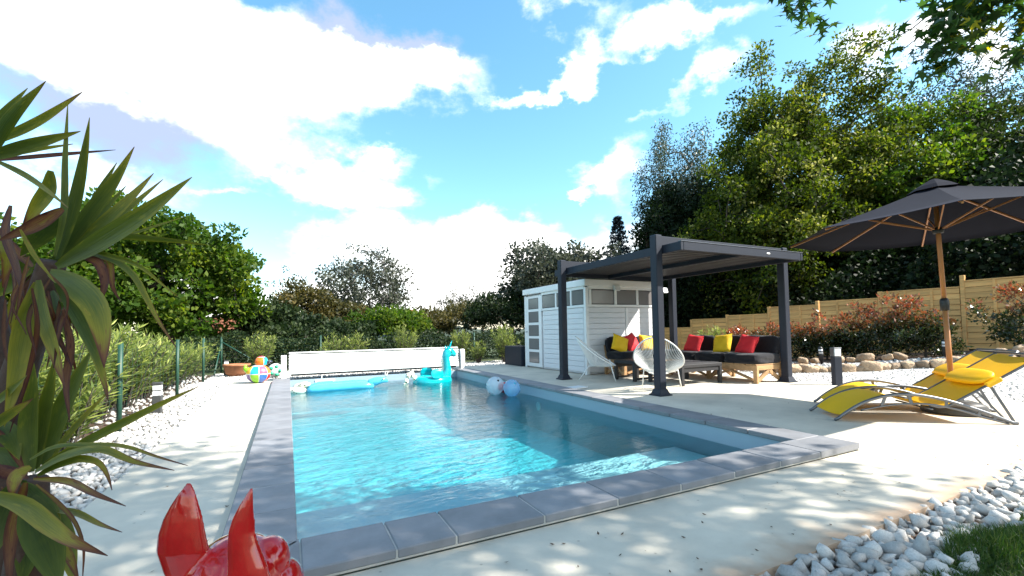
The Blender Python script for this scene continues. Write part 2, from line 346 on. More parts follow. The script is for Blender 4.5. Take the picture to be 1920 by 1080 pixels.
def spline(P, n):
    P = np.asarray(P, float); k = len(P); d = np.r_[0, np.cumsum(np.linalg.norm(np.diff(P, axis=0), axis=1))]
    t = np.linspace(0, d[-1], n); m = np.gradient(P, d, axis=0); out = np.empty((n, P.shape[1]))
    for i, x in enumerate(t):
        j = min(max(np.searchsorted(d, x)-1, 0), k-2); h = d[j+1]-d[j]; s = (x-d[j])/h
        out[i] = (2*s**3-3*s**2+1)*P[j]+(s**3-2*s**2+s)*h*m[j]+(-2*s**3+3*s**2)*P[j+1]+(s**3-s**2)*h*m[j+1]
    return out

# ------------------------------------------------------------------ setting: ground, deck, pool, water
PW, PL, CW = 3.97, 8.9, 0.317         # pool opening and coping width
ZG = -0.06                            # deck level (coping top is 0)
def sstep(a, b, x): t = np.clip((x-a)/(b-a), 0, 1); return t*t*(3-2*t)
def terr(x, y):                       # garden rises towards the wooden fence, more so near the viewer
    return -0.10+sstep(8.8, 16, x)*np.clip(.35-.09*(y-2.6), -.3, .6)
def ground_mesh():
    xs = np.r_[-400, -200, -100, -50, -25, -12, -6, -3, -0.25, 4.22, 8.7, np.arange(9.2, 17, .4), 18, 21, 26, 35, 60, 120, 250, 500]
    ys = np.r_[-300, -100, -40, -20, -10, -5, -2.6, -0.25, 1, 2, 3, 4, 5, 6, 7, 8, 9.15, 10, 11, 12, 14, 17, 22, 30, 45, 80, 150, 300, 600]
    X, Y = np.meshgrid(xs, ys, indexing='ij'); Z = terr(X, Y)-.02
    Z = Z-sstep(14, 40, Y)*1.6
    V = np.stack([X, Y, Z], -1).reshape(-1, 3); ny = len(ys); F = []
    for i in range(len(xs)-1):
        for j in range(ny-1):
            if -0.3 < xs[i] < 4.2 and -0.3 < ys[j] < 9.1: continue
            F.append([i*ny+j, (i+1)*ny+j, (i+1)*ny+j+1, i*ny+j+1])
    return fastmesh('ground', V, F, M_ground)
tag(obj('ground', ground_mesh()), 'rough green ground reaching out to the horizon', 'ground', kind='structure')

def cells(xs, ys, keep, z0, z1):
    """slab made of grid cells, shared corners, vertical rims only where it ends"""
    mb = MB(); xs = list(xs); ys = list(ys); idx = {}; V = []; F = []
    def vid(i, j, t):
        if (i, j, t) not in idx: idx[(i, j, t)] = len(V); V.append((xs[i], ys[j], z1 if t else z0))
        return idx[(i, j, t)]
    K = {(i, j) for i in range(len(xs)-1) for j in range(len(ys)-1) if keep((xs[i]+xs[i+1])/2, (ys[j]+ys[j+1])/2)}
    for i, j in K:
        F.append([vid(i, j, 1), vid(i+1, j, 1), vid(i+1, j+1, 1), vid(i, j+1, 1)])
        for (di, dj, a, b) in ((-1, 0, (i, j+1), (i, j)), (1, 0, (i+1, j), (i+1, j+1)), (0, -1, (i, j), (i+1, j)), (0, 1, (i+1, j+1), (i, j+1))):
            if (i+di, j+dj) not in K: F.append([vid(*a, 1), vid(*a, 0), vid(*b, 0), vid(*b, 1)])
    mb.add(V, F); return mb
XO0, XO1, YO0 = -CW, PW+CW, -CW
def deck_keep(x, y):
    if y > 10.3: return False
    if XO0 < x < XO1 and YO0 < y: return False
    if x < XO0: return y < 9.55
    if y < -1.15: return x < 1.5
    return True
deck = cells([-1.15, XO0, 1.5, XO1, 8.6], [-2.3, -1.15, YO0, 9.55, 10.3], deck_keep, -.16, ZG).build('concrete_deck', M_conc)
tag(deck, 'pale concrete deck around the pool', 'deck', kind='structure')
jm = MB()
for a, b in (((5.30, .62), (6.35, -1.14)), ((7.55, 2.82), (8.58, 1.42)), ((4.32, 6.9), (6.05, 6.9))):
    a = np.array(a); b = np.array(b); d = (b-a)/np.linalg.norm(b-a); n = np.array([-d[1], d[0]])*.004
    jm.add([(*(a+n), ZG+.003), (*(a-n), ZG+.003), (*(b-n), ZG+.003), (*(b+n), ZG+.003)], [[0, 1, 2, 3]])
jm.build('sawn_joint', M_gplast, deck)

# pool shell
pool = thing('pool', 'rectangular in-ground pool with pale grey liner and dark stone coping', 'pool', (0, 0, 0)); pool['kind'] = 'structure'
FL = -0.78; ST = -0.36; SY = 1.42
def quadm(mb, a, b, c, d): mb.add([a, b, c, d], [[0, 1, 2, 3]])
m = MB(); zt = -.045
quadm(m, (0, 0, zt), (0, PL, zt), (0, PL, FL), (0, 0, FL)); quadm(m, (PW, PL, zt), (PW, 0, zt), (PW, 0, FL), (PW, PL, FL))
quadm(m, (PW, 0, zt), (0, 0, zt), (0, 0, FL), (PW, 0, FL)); quadm(m, (0, PL, zt), (PW, PL, zt), (PW, PL, FL), (0, PL, FL))
m.build('pool_wall', M_liner, pool)
m = MB(); quadm(m, (0, 0, FL), (PW, 0, FL), (PW, PL, FL), (0, PL, FL)); m.build('pool_floor', M_floor, pool)
m = MB(); m.cbox((PW/2, SY/2, (ST+FL)/2-.005), (PW-.004, SY, ST-FL), .03); m.build('shallow_step', pm('step_liner', (0.76, 0.80, 0.82), 0.5, var=(2, 0.05)), pool)  # paler copy of the liner, brightened in colour against the shade here
# coping tiles, half a metre each, on a grout bed
bed = MB()
for c, d in (((-CW/2, PL/2, -.03), (CW-.01, PL+.02, .05)), ((PW+CW/2, PL/2, -.03), (CW-.01, PL+.02, .05)), ((PW/2, -CW/2-.001, -.031), (PW+2*CW-.01, CW-.012, .05))):
    bed.cbox(c, d, .002)
bed.build('grout_bed', M_grout, pool)
tiles = {}
def tile_mesh(l, w):
    k = (round(l, 3), w)
    if k not in tiles: mb = MB(); mb.cbox((0, 0, 0), (l-.007, w, .046), .006); tiles[k] = mb.mesh('coping_tile', M_tile)
    return tiles[k]
def tilt(): return (rs.normal(0, .0015), rs.normal(0, .0015), 0)
joints = [.03, .43, .72, 1.22, 1.72, 2.23, 2.74, 3.24, 3.74]
for a, b in zip(joints[:-1], joints[1:]):
    o = obj('coping_tile', tile_mesh(b-a, CW+.02), pool, ((a+b)/2, -CW/2+.01, -.023+rs.normal(0, .0008)), tilt())
ys_ = [0.0, .47]+[.47+.4965*i for i in range(1, 17)]+[PL-.003]
for sx, xc in ((-1, -CW/2+.01), (1, PW+CW/2-.01)):
    for a, b in zip(ys_[:-1], ys_[1:]):
        if b-a < .12: continue
        o = obj('coping_tile', tile_mesh(b-a, CW+.02), pool, (xc, (a+b)/2, -.023+rs.normal(0, .0008)), (*tilt()[:2], math.pi/2))
def corner(pts):
    mb = MB(); n = len(pts); V = [(*p, 0) for p in pts]+[(*p, -.046) for p in pts]
    mb.add(V, [list(range(n)), [n+i for i in range(n)][::-1]]+[[i, n+i, n+(i+1) % n, (i+1) % n] for i in range(n)])
    o = mb.build('coping_tile', M_tile, pool)
g = .0035
corner([(-CW+g, -CW+2.4*g), (.02-g, -.02+3*g), (.02-g, -g), (-CW, -g)])                 # mitred corner, near left
corner([(-CW+2.4*g, -CW), (.03-g, -CW), (.03-g, .02), (.02+g, .02-g)])
corner([(3.74+g, -CW), (PW+CW, -CW), (PW+CW, -g), (PW-.02, -g), (PW-.02, .02), (3.74+g, .02)])
for y_ in (4.55,):
    mb = MB(); mb.lathe([(.0, .0), (.06, .0), (.078, .006), (.08, .014), (.07, .02), (.0, .024)], 24); V = np.concatenate(mb.v) @ roty(-math.pi/2).T+(PW-.002, y_, -.36); mb.v = [V]; mb.build('pool_lamp', M_pvc, pool, True)
mb = MB(); mb.cbox((.75, PL-.006, -.17), (.42, .03, .20), .01); sk = mb.build('skimmer', M_pvc, pool); mb = MB(); mb.cbox((.75, PL-.022, -.175), (.34, .02, .13), .004); mb.build('skimmer_flap', M_black, sk)
# water body
wm = MB(); e = .012; zw = -.205
nx, ny = 2, 2
wm.add([(-e, -e, zw), (PW+e, -e, zw), (PW+e, PL+e, zw), (-e, PL+e, zw), (-e, -e, FL-e), (PW+e, -e, FL-e), (PW+e, PL+e, FL-e), (-e, PL+e, FL-e)],
       [[0, 1, 2, 3], [7, 6, 5, 4], [0, 4, 5, 1], [1, 5, 6, 2], [2, 6, 7, 3], [3, 7, 4, 0]])
def water_material():
    m = bpy.data.materials.new('pool_water'); m.use_nodes = True; nt = m.node_tree; nt.nodes.clear(); N = nt.nodes.new; L = nt.links.new
    o = N('ShaderNodeOutputMaterial'); t = N('ShaderNodeBsdfTransparent'); t.inputs[0].default_value = (0.86, 0.985, 1.0, 1)
    gl = N('ShaderNodeBsdfGlossy'); gl.inputs['Roughness'].default_value = 0.025; fr = N('ShaderNodeFresnel'); fr.inputs['IOR'].default_value = 1.33
    ms = N('ShaderNodeMixShader'); L(fr.outputs[0], ms.inputs[0]); L(t.outputs[0], ms.inputs[1]); L(gl.outputs[0], ms.inputs[2]); L(ms.outputs[0], o.inputs['Surface'])
    tc = N('ShaderNodeTexCoord'); mp = N('ShaderNodeMapping'); mp.inputs['Rotation'].default_value = (0, 0, .35); mp.inputs['Scale'].default_value = (1, 2.2, 1); L(tc.outputs['Object'], mp.inputs[0])
    n1 = N('ShaderNodeTexNoise'); n1.inputs['Scale'].default_value = 2.6; n1.inputs['Detail'].default_value = 3; n1.inputs['Distortion'].default_value = .6; L(mp.outputs[0], n1.inputs['Vector'])
    n2 = N('ShaderNodeTexNoise'); n2.inputs['Scale'].default_value = 13; n2.inputs['Detail'].default_value = 3; n2.inputs['Distortion'].default_value = .8; L(mp.outputs[0], n2.inputs['Vector'])
    a = N('ShaderNodeMath'); a.operation = 'MULTIPLY_ADD'; L(n2.outputs['Fac'], a.inputs[0]); a.inputs[1].default_value = .22; L(n1.outputs['Fac'], a.inputs[2])
    bp = N('ShaderNodeBump'); bp.inputs['Strength'].default_value = 0.34; bp.inputs['Distance'].default_value = 0.035; L(a.outputs[0], bp.inputs['Height'])
    L(bp.outputs[0], gl.inputs['Normal']); L(bp.outputs[0], fr.inputs['Normal'])
    va = N('ShaderNodeVolumeAbsorption'); va.inputs['Color'].default_value = (0.0, 0.90, 0.955, 1); va.inputs['Density'].default_value = 0.80; vs = N('ShaderNodeVolumeScatter'); vs.inputs['Color'].default_value = (0.35, 0.93, 1.0, 1); vs.inputs['Density'].default_value = 0.13; vs.inputs['Anisotropy'].default_value = 0.2
    ad = N('ShaderNodeAddShader'); L(va.outputs[0], ad.inputs[0]); L(vs.outputs[0], ad.inputs[1]); L(ad.outputs[0], o.inputs['Volume'])
    return m
M_water = water_material()
tag(wm.build('water', M_water), 'clear turquoise pool water', 'water', kind='structure')

# beds of earth under the stones
def bed_sheet(name, label, x0, x1, y0, y1, mat, z):
    xs = np.linspace(x0, x1, max(2, int((x1-x0)/.5)+1)); ys = np.linspace(y0, y1, max(2, int((y1-y0)/.5)+1)); X, Y = np.meshgrid(xs, ys, indexing='ij')
    Z = terr(X, Y)+.1+z; V = np.stack([X, Y, Z], -1).reshape(-1, 3); n = len(ys)
    F = [[i*n+j, (i+1)*n+j, (i+1)*n+j+1, i*n+j+1] for i in range(len(xs)-1) for j in range(n-1)]
    return tag(obj(name, fastmesh(name, V, F, mat)), label, 'ground', kind='structure')
bed_near = bed_sheet('gravel_bed', 'stony border between the deck and the lawn', 1.5, 9.0, -1.62, -1.15, M_soil, -.112)
bed_left = bed_sheet('gravel_bed', 'white stone border along the wire fence', -3.4, -1.15, -1.0, 12.5, M_soil, -.111)
bed_back = bed_sheet('gravel_bed', 'white stone border behind the pool', -1.15, 8.5, 9.6, 12.5, M_soil, -.113)
bed_right = bed_sheet('gravel_yard', 'light gravel yard beyond the deck', 8.6, 14.0, -3.0, 6.5, M_fine, -.08)

# stones: a dozen broken shapes, the big ones one by one, the rest as a mass
def rock(seed, n=13, flat=.62):
    r = np.random.RandomState(seed); P = r.normal(size=(n, 3)); P /= np.linalg.norm(P, axis=1)[:, None]; P *= r.uniform(.8, 1.08, (n, 1)); P *= np.array([1, r.uniform(.6, .85), flat*r.uniform(.8, 1.2)])
    bm = bmesh.new()
    for p in P: bm.verts.new(p)
    bmesh.ops.convex_hull(bm, input=bm.verts); 
    for v in [v for v in bm.verts if not v.link_faces]: bm.verts.remove(v)
    bmesh.ops.triangulate(bm, faces=bm.faces); bm.verts.ensure_lookup_table()
    V = np.array([v.co for v in bm.verts]); F = np.array([[v.index for v in f.verts] for f in (bm.verts.index_update() or bm.faces)]); bm.free(); return V, F
ROCKS = [rock(i) for i in range(14)]
def rock_mesh(name, V, F, mat):
    me = bpy.data.meshes.new(name); bm = bmesh.new(); vs = [bm.verts.new(v) for v in V]
    for f in F: bm.faces.new([vs[i] for i in f])
    bmesh.ops.bevel(bm, geom=bm.edges[:], offset=.10, segments=1, affect='EDGES', clamp_overlap=True)
    bm.to_mesh(me); bm.free(); me.materials.append(mat); return me
STONE_ME = [fastmesh('stone', V, F, M_stone) for V, F in ROCKS]
def scatter_pts(x0, x1, y0, y1, n, mind, seed, zf, sz):
    r = np.random.RandomState(seed); g = {}; out = []
    for k in range(n*12):
        if len(out) >= n: break
        x, y = r.uniform(x0, x1), r.uniform(y0, y1); s = r.uniform(*sz); i, j = int(x/mind), int(y/mind); ok = True
        for a in (-1, 0, 1):
            for b in (-1, 0, 1):
                for q in g.get((i+a, j+b), ()):
                    if (q[0]-x)**2+(q[1]-y)**2 < (mind*.8)**2: ok = False
        if ok: g.setdefault((i, j), []).append((x, y)); out.append((x, y, zf(x, y)+s*.25, s))
    return out
def mass(pts, name, parent, mat, seed=1):
    r = np.random.RandomState(seed); VV = []; FF = []; k = 0
    for x, y, z, s in pts:
        V, F = ROCKS[r.randint(len(ROCKS))]; a = rotz(r.uniform(0, 6.28)) @ rotx(r.normal(0, .35)) @ roty(r.normal(0, .35))
        VV.append((V*s*r.uniform(.75, 1.2)) @ a.T+(x, y, z)); FF.append(F+k); k += len(V)
    return tag(obj(name, fastmesh(name, np.concatenate(VV), np.concatenate(FF), mat), parent), kind='stuff')
def single(pts, parent, seed=2):
    r = np.random.RandomState(seed)
    for x, y, z, s in pts:
        s *= r.uniform(.85, 1.15)
        obj('stone', STONE_ME[r.randint(len(STONE_ME))], parent, (x, y, z), (r.normal(0, .35), r.normal(0, .35), r.uniform(0, 6.28)), (s, s, s))
def zflat(z): return lambda x, y: z+rs.uniform(-.006, .012)
near = scatter_pts(1.42, 5.4, -1.53, -1.135, 560, .064, 3, zflat(-.098), (.028, .068))
near.sort(key=lambda p: (p[0]-CAM[0])**2+(p[1]-CAM[1])**2)
single(near[:300], bed_near); mass(near[300:]+scatter_pts(5.4, 9.0, -1.6, -1.14, 400, .06, 4, zflat(-.1), (.035, .055))+scatter_pts(1.42, 5.4, -1.53, -1.14, 700, .045, 5, zflat(-.125), (.03, .05)), 'stone', bed_near, M_stone2)
left = scatter_pts(-1.95, -1.13, -.4, 10.0, 2500, .052, 6, zflat(-.1), (.03, .05))
seen = sorted([p for p in left if p[1] > 1.15], key=lambda p: p[1])
single(seen[:260], bed_left, 3); mass(seen[260:]+[p for p in left if p[1] <= 1.15]+scatter_pts(-3.0, -1.9, 1, 12, 700, .08, 14, zflat(-.1), (.03, .05))+scatter_pts(-1.84, -1.13, -.4, 10, 1800, .05, 8, zflat(-.12), (.03, .045)), 'stone', bed_left, M_stone2)
mass(scatter_pts(-1.8, -.35, 9.5, 12.4, 1500, .05, 9, zflat(-.105), (.03, .05))+scatter_pts(-.35, 8.4, 10.3, 12.2, 3200, .06, 10, zflat(-.105), (.03, .055))+scatter_pts(-.35, XO1, 9.35, 10.35, 900, .055, 12, zflat(-.105), (.03, .05)), 'stone', bed_back, M_stone2)
mass(scatter_pts(8.65, 12.6, -2.0, 5.5, 3600, .05, 11, lambda x, y: float(terr(x, y))+.018, (.014, .03)), 'pebble', bed_right, M_stone2)

# lawn in the near corner
lawn = bed_sheet('lawn', 'strip of shaded green lawn in the near corner', 1.1, 9.5, -6.0, -1.52, pm('lawn_soil', (0.03, 0.045, 0.015), .95, var=(9, .4)), -.105)
def grass():
    r = np.random.RandomState(5); n = 26000; x = r.uniform(1.2, 4.8, n); y = -1.44-np.abs(r.exponential(.22, n)); ok = y > -2.6; x, y = x[ok], y[ok]; n = len(x)
    y = y+.04*np.sin(x*7)
    a = r.uniform(0, 6.28, n); h = r.uniform(.05, .11, n)*np.clip(.75+.4*np.sin(x*5+y*9), .5, 1.2); w = r.uniform(.0018, .0035, n); l = r.normal(0, .028, (n, 2))
    B = np.stack([x, y, np.full(n, -.105)], 1); d = np.stack([np.cos(a)*w, np.sin(a)*w, 0*a], 1); T = B+np.stack([l[:, 0], l[:, 1], h], 1); Mid = B+np.stack([l[:, 0]*.35, l[:, 1]*.35, h*.6], 1)
    V = np.stack([B-d, B+d, Mid+d*.7, Mid-d*.7, T], 1).reshape(-1, 3); k = np.arange(n)*5
    F = np.concatenate([np.stack([k, k+1, k+2], 1), np.stack([k, k+2, k+3], 1), np.stack([k+3, k+2, k+4], 1)])
    me = fastmesh('grass', V, F, leafm('grass_blade', [(0, (.02, .05, .008)), (.6, (.045, .10, .015)), (1, (.12, .15, .04))], .3), np.repeat(r.rand(n), 5))
    tag(obj('grass', me), 'short green grass at the edge of the stones', 'grass', kind='stuff')
grass()
# bits of dry leaf blown over the deck
def litter():
    r = np.random.RandomState(9); mb = MB()
    for k in range(170):
        x, y = (r.uniform(.6, 8), r.uniform(-1.1, -.4)) if k < 95 else ((r.uniform(4.4, 8.3), r.uniform(-.3, 4)) if k < 140 else (r.uniform(-1.1, -.35), r.uniform(-1, 3)))
        s = r.uniform(.004, .016); a = r.uniform(0, 6.28); q = np.array([[-1, 0, .1], [0, -.45, .25], [1, 0, .5], [0, .45, 0.05]])*s @ rotz(a).T
        mb.add(q+(x, y, ZG+.004), [[0, 1, 2, 3]])
    tag(mb.build('leaf_litter', M_dry), 'scraps of dry leaf scattered over the concrete', 'leaf litter', kind='stuff')
litter()

# ------------------------------------------------------------------ garden shed
def make_shed():
    X0, X1, Y0, Y1 = 6.12, 8.36, 6.05, 8.95
    t = thing('garden_shed', 'grey boarded garden shed with white trim and a band of windows', 'shed', ((X0+X1)/2, (Y0+Y1)/2, ZG)); ox, oy = (X0+X1)/2, (Y0+Y1)/2
    def B(name, c, d, mat, parent=t, ch=.004): mb = MB(); mb.cbox((c[0]-ox, c[1]-oy, c[2]-ZG), d, ch); return mb.build(name, mat, parent)
    B('wall', ((X0+X1)/2, (Y0+Y1)/2, .96), (X1-X0-.06, Y1-Y0-.06, 2.02), M_board)
    for x, y in ((X0, Y0), (X0, Y1), (X1, Y0), (X1, Y1)): B('corner_post', (x, y, .95), (.085, .085, 2.01), M_white)
    # roof with deep white fascia
    r = B('roof', ((X0+X1)/2, (Y0+Y1)/2, 2.065), (X1-X0+.16, Y1-Y0+.16, .15), M_white, ch=.008)
    B('roof_felt', ((X0+X1)/2, (Y0+Y1)/2, 2.147), (X1-X0+.10, Y1-Y0+.10, .02), M_gplast, r)
    # long side, facing the pool
    def rail(y0, y1, z, h=.06): B('rail', (X0-.008, (y0+y1)/2, z), (.05, y1-y0, h), M_white)
    def stile(y, z0, z1, w=.06): B('stile', (X0-.010, y, (z0+z1)/2), (.052, w, z1-z0), M_white)
    rail(Y0+.05, 8.05, 1.53); rail(Y0+.05, 8.05, 1.955, .07)
    for y in (6.625, 7.31, 8.035): stile(y, 1.56, 1.92)
    for y0, y1 in ((6.12, 6.59), (6.665, 7.275), (7.345, 8.0)):
        w = B('window', (X0-.004, (y0+y1)/2, 1.74), (.03, y1-y0, .35), M_dframe); B('pane', (X0-.012, (y0+y1)/2, 1.74), (.022, y1-y0-.03, .32), M_pane, w, .002)
    for k in range(12):
        z = .005+k*.125; B('board', (X0-.002, 7.07, z+.0605-.01), (.03, 1.86, .119), M_board)
    d = B('door', (X0-.006, 8.49, .955), (.045, .84, 1.95), M_white)
    for k in range(5):
        w = B('door_window', (X0-.026, 8.49, .23+k*.372), (.016, .56, .30), M_dframe, t); B('pane', (X0-.032, 8.49, .23+k*.372), (.012, .53, .27), M_pane, w, .002)
    mb = MB(); mb.tube([(X0-.03-ox, 8.86-oy, 1.0), (X0-.09-ox, 8.86-oy, 1.0), (X0-.09-ox, 8.78-oy, 1.0)], .011, 8); mb.build('door_handle', M_alu, t)
    # short side, facing the pergola
    def brail(x0, x1, z, h=.06): B('rail', ((x0+x1)/2, Y0-.008, z), (x1-x0, .05, h), M_white)
    brail(X0+.05, X1-.05, 1.53); brail(X0+.05, X1-.05, 1.955, .07)
    for x in (6.22, 6.96, 7.63, 8.28): B('stile', (x, Y0-.010, 1.74), (.07, .052, .36), M_white)
    B('stile', (7.285, Y0-.010, .75), (.06, .052, 1.48), M_white)
    for x0, x1 in ((6.26, 6.92), (7.0, 7.59), (7.67, 8.24)):
        w = B('window', ((x0+x1)/2, Y0-.004, 1.74), (x1-x0, .03, .35), M_dframe); B('pane', ((x0+x1)/2, Y0-.012, 1.74), (x1-x0-.03, .022, .32), M_pane, w, .002)
    for x0, x1 in ((6.17, 7.25), (7.32, 8.31)):
        for k in range(12):
            z = .005+k*.125; B('board', ((x0+x1)/2, Y0-.002, z+.0505), (x1-x0, .03, .119), M_board)
    return t
make_shed()
def floodlight(label, x, y, z, big=True):
    t = thing('floodlight', label, 'floodlight', (x, y, z))
    mb = MB(); mb.cbox((0, -.10, .0), (.17, .07, .13), .012, rotx(-.35)); mb.build('housing', M_white if big else M_lens, t)
    mb = MB(); mb.cbox((0, -.138, -.012), (.14, .008, .10), .003, rotx(-.35)); mb.build('lens', M_lens, t)
    mb = MB(); mb.cbox((0, -.03, .03), (.05, .10, .025), .004); mb.cbox((0, .01, .03), (.09, .02, .09), .004); mb.build('bracket', M_black, t)
floodlight('white floodlight under the shed roof above the first side window', 6.92, 6.02, 1.95)
floodlight('white floodlight at the far right corner of the shed', 8.47, 6.06, 1.93, False)

# ------------------------------------------------------------------ pergola
def make_pergola():
    t = thing('pergola', 'anthracite aluminium pergola with louvred roof over the sofas', 'pergola', (6.79, 4.24, ZG)); ox, oy = 6.79, 4.24
    def B(name, c, d, mat=M_anth, parent=t, ch=.006): mb = MB(); mb.cbox((c[0]-ox, c[1]-oy, c[2]-ZG), d, ch); return mb.build(name, mat, parent)
    for x in (5.20, 8.38):
        for y in (2.87, 5.62):
            p = B('post', (x, y, 1.205), (.14, .14, 2.52), ch=.012)
            mb = MB(); V = []
            for z, w in ((0, .125), (.018, .125), (.03, .10), (.10, .074)):
                V += [(x-ox+sx*w, y-oy+sy*w, z) for sx, sy in ((-1, -1), (1, -1), (1, 1), (-1, 1))]
            F = [[i*4+j, i*4+(j+1) % 4, (i+1)*4+(j+1) % 4, (i+1)*4+j] for i in range(3) for j in range(4)]
            mb.add(V, F+[[12, 13, 14, 15]]); mb.build('base_plate', M_anth, p)
    for y in (2.87, 5.62): B('top_beam', (6.79, y, 2.375), (3.04, .09, .15))
    X0, X1, Y0, Y1 = 5.28, 8.31, 2.44, 6.04; zc = 2.235
    B('side_beam', (X0+.03, (Y0+Y1)/2, zc), (.06, Y1-Y0, .135)); B('side_beam', (X1-.03, (Y0+Y1)/2, zc), (.06, Y1-Y0, .135))
    f = B('fascia', ((X0+X1)/2, Y0+.03, zc), (X1-X0-.124, .06, .135)); B('fascia', ((X0+X1)/2, Y1-.03, zc), (X1-X0-.124, .06, .135))
    B('fascia_trim', ((X0+X1)/2, Y0+.027, zc+.072), (X1-X0-.01, .07, .010), M_alu, f)
    mb = MB(); mb.ell((.55, Y0-.002-oy, zc-ZG), (.05, .006, .016), 16, 6); mb.build('badge', M_white, f, True)
    B('middle_beam', ((X0+X1)/2, (Y0+Y1)/2, zc-.01), (.09, Y1-Y0-.124, .11))
    xm = (X0+X1)/2; sl = {}
    for x0, x1 in ((X0+.062, xm-.047), (xm+.047, X1-.062)):
        n = 25; p = (Y1-Y0-.126)/n
        for k in range(n):
            y = Y0+.063+p*(k+.5); key = round(x1-x0, 3)
            if key not in sl: mb = MB(); mb.cbox((0, 0, 0), (x1-x0-.006, p*1.02, .022), .004, rotx(.10)); sl[key] = mb.mesh('louvre', M_louv)
            obj('louvre', sl[key], t, ((x0+x1)/2-ox, y-oy, 2.262-ZG))
make_pergola()

# ------------------------------------------------------------------ sofas, cushions, tables
def make_sofa(label, loc, rz, L, D, ncush, group='pallet sofas under the pergola', seed=0):
    """length along x, faces -y"""
    t = thing('outdoor_sofa', label, 'sofa', loc, rz, group); H = .33
    for y in (-D/2+.03, D/2-.03):
        mb = MB(); mb.cbox((0, y, H-.05), (L-.02, .045, .10), .004); mb.build('frame_rail', M_wood, t)
    nb = max(2, int(L/.9)+1)
    for i, x in enumerate(np.linspace(-L/2+.04, L/2-.04, nb)):
        for y in (-D/2+.035, D/2-.035): mb = MB(); mb.cbox((x, y, H/2), (.08, .06, H), .004); mb.build('leg', M_wood, t)
        mb = MB(); mb.cbox((x, 0, H-.045), (.05, D-.14, .085), .004); mb.build('cross_rail', M_wood, t)
        mb = MB(); mb.bar((x, -D/2+.09, .05), (x, 0, H-.10), .035, .07, .003); mb.build('brace', M_wood, t)
        mb = MB(); mb.bar((x, D/2-.09, .05), (x, 0, H-.10), .035, .07, .003); mb.build('brace', M_wood, t)
    for k, x in enumerate(np.linspace(-L/2+.05, L/2-.05, nb*2-1)):
        if k % 2 == 0 and k < nb*2-2:
            x2 = np.linspace(-L/2+.05, L/2-.05, nb*2-1)[k+1]; x3 = np.linspace(-L/2+.05, L/2-.05, nb*2-1)[k+2]
            mb = MB(); mb.bar((x+.06, -D/2+.032, .07), (x2, -D/2+.032, H-.11), .035, .06, .003, up=(0, 1, 0)); mb.build('brace', M_wood, t)
            mb = MB(); mb.bar((x3-.06, -D/2+.032, .07), (x2, -D/2+.032, H-.11), .035, .06, .003, up=(0, 1, 0)); mb.build('brace', M_wood, t)
    for k in range(9):
        mb = MB(); mb.cbox((-L/2+(k+.5)*L/9, 0, H+.012), (L/9-.03, D-.02, .02), .003); mb.build('slat', M_wood, t)
    w = L/ncush
    for k in range(ncush):
        mb = MB(); mb.soft((-L/2+(k+.5)*w, -.02, H+.115), (w-.004, D+.03, .20), 14, 6, .05, seed=seed+k); mb.build('seat_cushion', M_char, t, True)
        mb = MB(); mb.soft((-L/2+(k+.5)*w, D/2-.10, H+.345), (w-.01, .19, .38), 14, 5, .06, rotx(-.20), seed=seed+30+k); mb.build('back_cushion', M_char, t, True)
    for x in np.linspace(-L/2+.08, L/2-.08, nb): mb = MB(); mb.bar((x, D/2-.02, H-.02), (x, D/2+.05, H+.34), .06, .03, .003); mb.build('back_post', M_wood, t)
    return t
make_sofa('charcoal pallet sofa standing against the shed wall', (7.36, 5.62, ZG), 0, 1.66, .70, 2, seed=1)
sofaB = make_sofa('long charcoal pallet sofa at the open right side of the pergola', (8.02, 4.02, ZG), -math.pi/2, 2.16, .80, 3, seed=9)
def pillow_mesh(mat, s=.40, seed=0):
    n = 12; g = np.linspace(-1, 1, n+1); U, V_ = np.meshgrid(g, g, indexing='ij'); r = np.random.RandomState(seed)
    prof = ((1-U**4)*(1-V_**4))**.5; pin = 1-.10*(1-np.abs(U)**2)*np.abs(V_)**6; pin2 = 1-.10*(1-np.abs(V_)**2)*np.abs(U)**6
    wr = .012*np.sin(U*5+r.rand()*6)*np.sin(V_*4+r.rand()*6)
    mb = MB(); F = [[i*(n+1)+j, (i+1)*(n+1)+j, (i+1)*(n+1)+j+1, i*(n+1)+j+1] for i in range(n) for j in range(n)]
    for sg in (-1, 1):
        P = np.stack([U*s/2*pin2, sg*(.075*prof+.002)+wr*prof, V_*s/2*pin], -1).reshape(-1, 3); mb.add(P, F if sg < 0 else [f[::-1] for f in F])
    return mb.mesh('throw_pillow', mat, True)
PIL = {'red': pillow_mesh(M_red, seed=3), 'yel': pillow_mesh(M_yel, seed=4)}
def pillow(col, label, loc, rz, lean, roll=0.0):
    o = obj('throw_pillow', PIL[col], None, loc)
    o.rotation_euler = (Matrix.Rotation(rz, 3, 'Z') @ Matrix.Rotation(lean, 3, 'X') @ Matrix.Rotation(roll, 3, 'Y')).to_euler()
    tag(o, label, 'pillow', 'throw pillows on the sofas'); return o
zp = ZG+.33+.20+.17
pillow('yel', 'yellow pillow at the left end of the sofa by the shed', (6.62, 5.50, zp+.01), -.1, -.38, .42)
pillow('red', 'red pillow beside the yellow one on the sofa by the shed', (6.97, 5.54, zp+.03), .1, -.36, -.30)
pillow('yel', 'yellow pillow seen through the cords of the egg chair', (7.42, 5.52, zp), .05, -.36, .15)
h = -math.pi/2
pillow('red', 'red pillow farthest from the viewer on the long sofa', (7.88, 4.58, zp), h+.05, -.40, .12)
pillow('yel', 'yellow pillow in the middle of the long sofa', (7.89, 3.86, zp+.01), h, -.40, -.12)
pillow('red', 'red pillow nearest the viewer on the long sofa', (7.90, 3.32, zp), h-.05, -.42, .15)
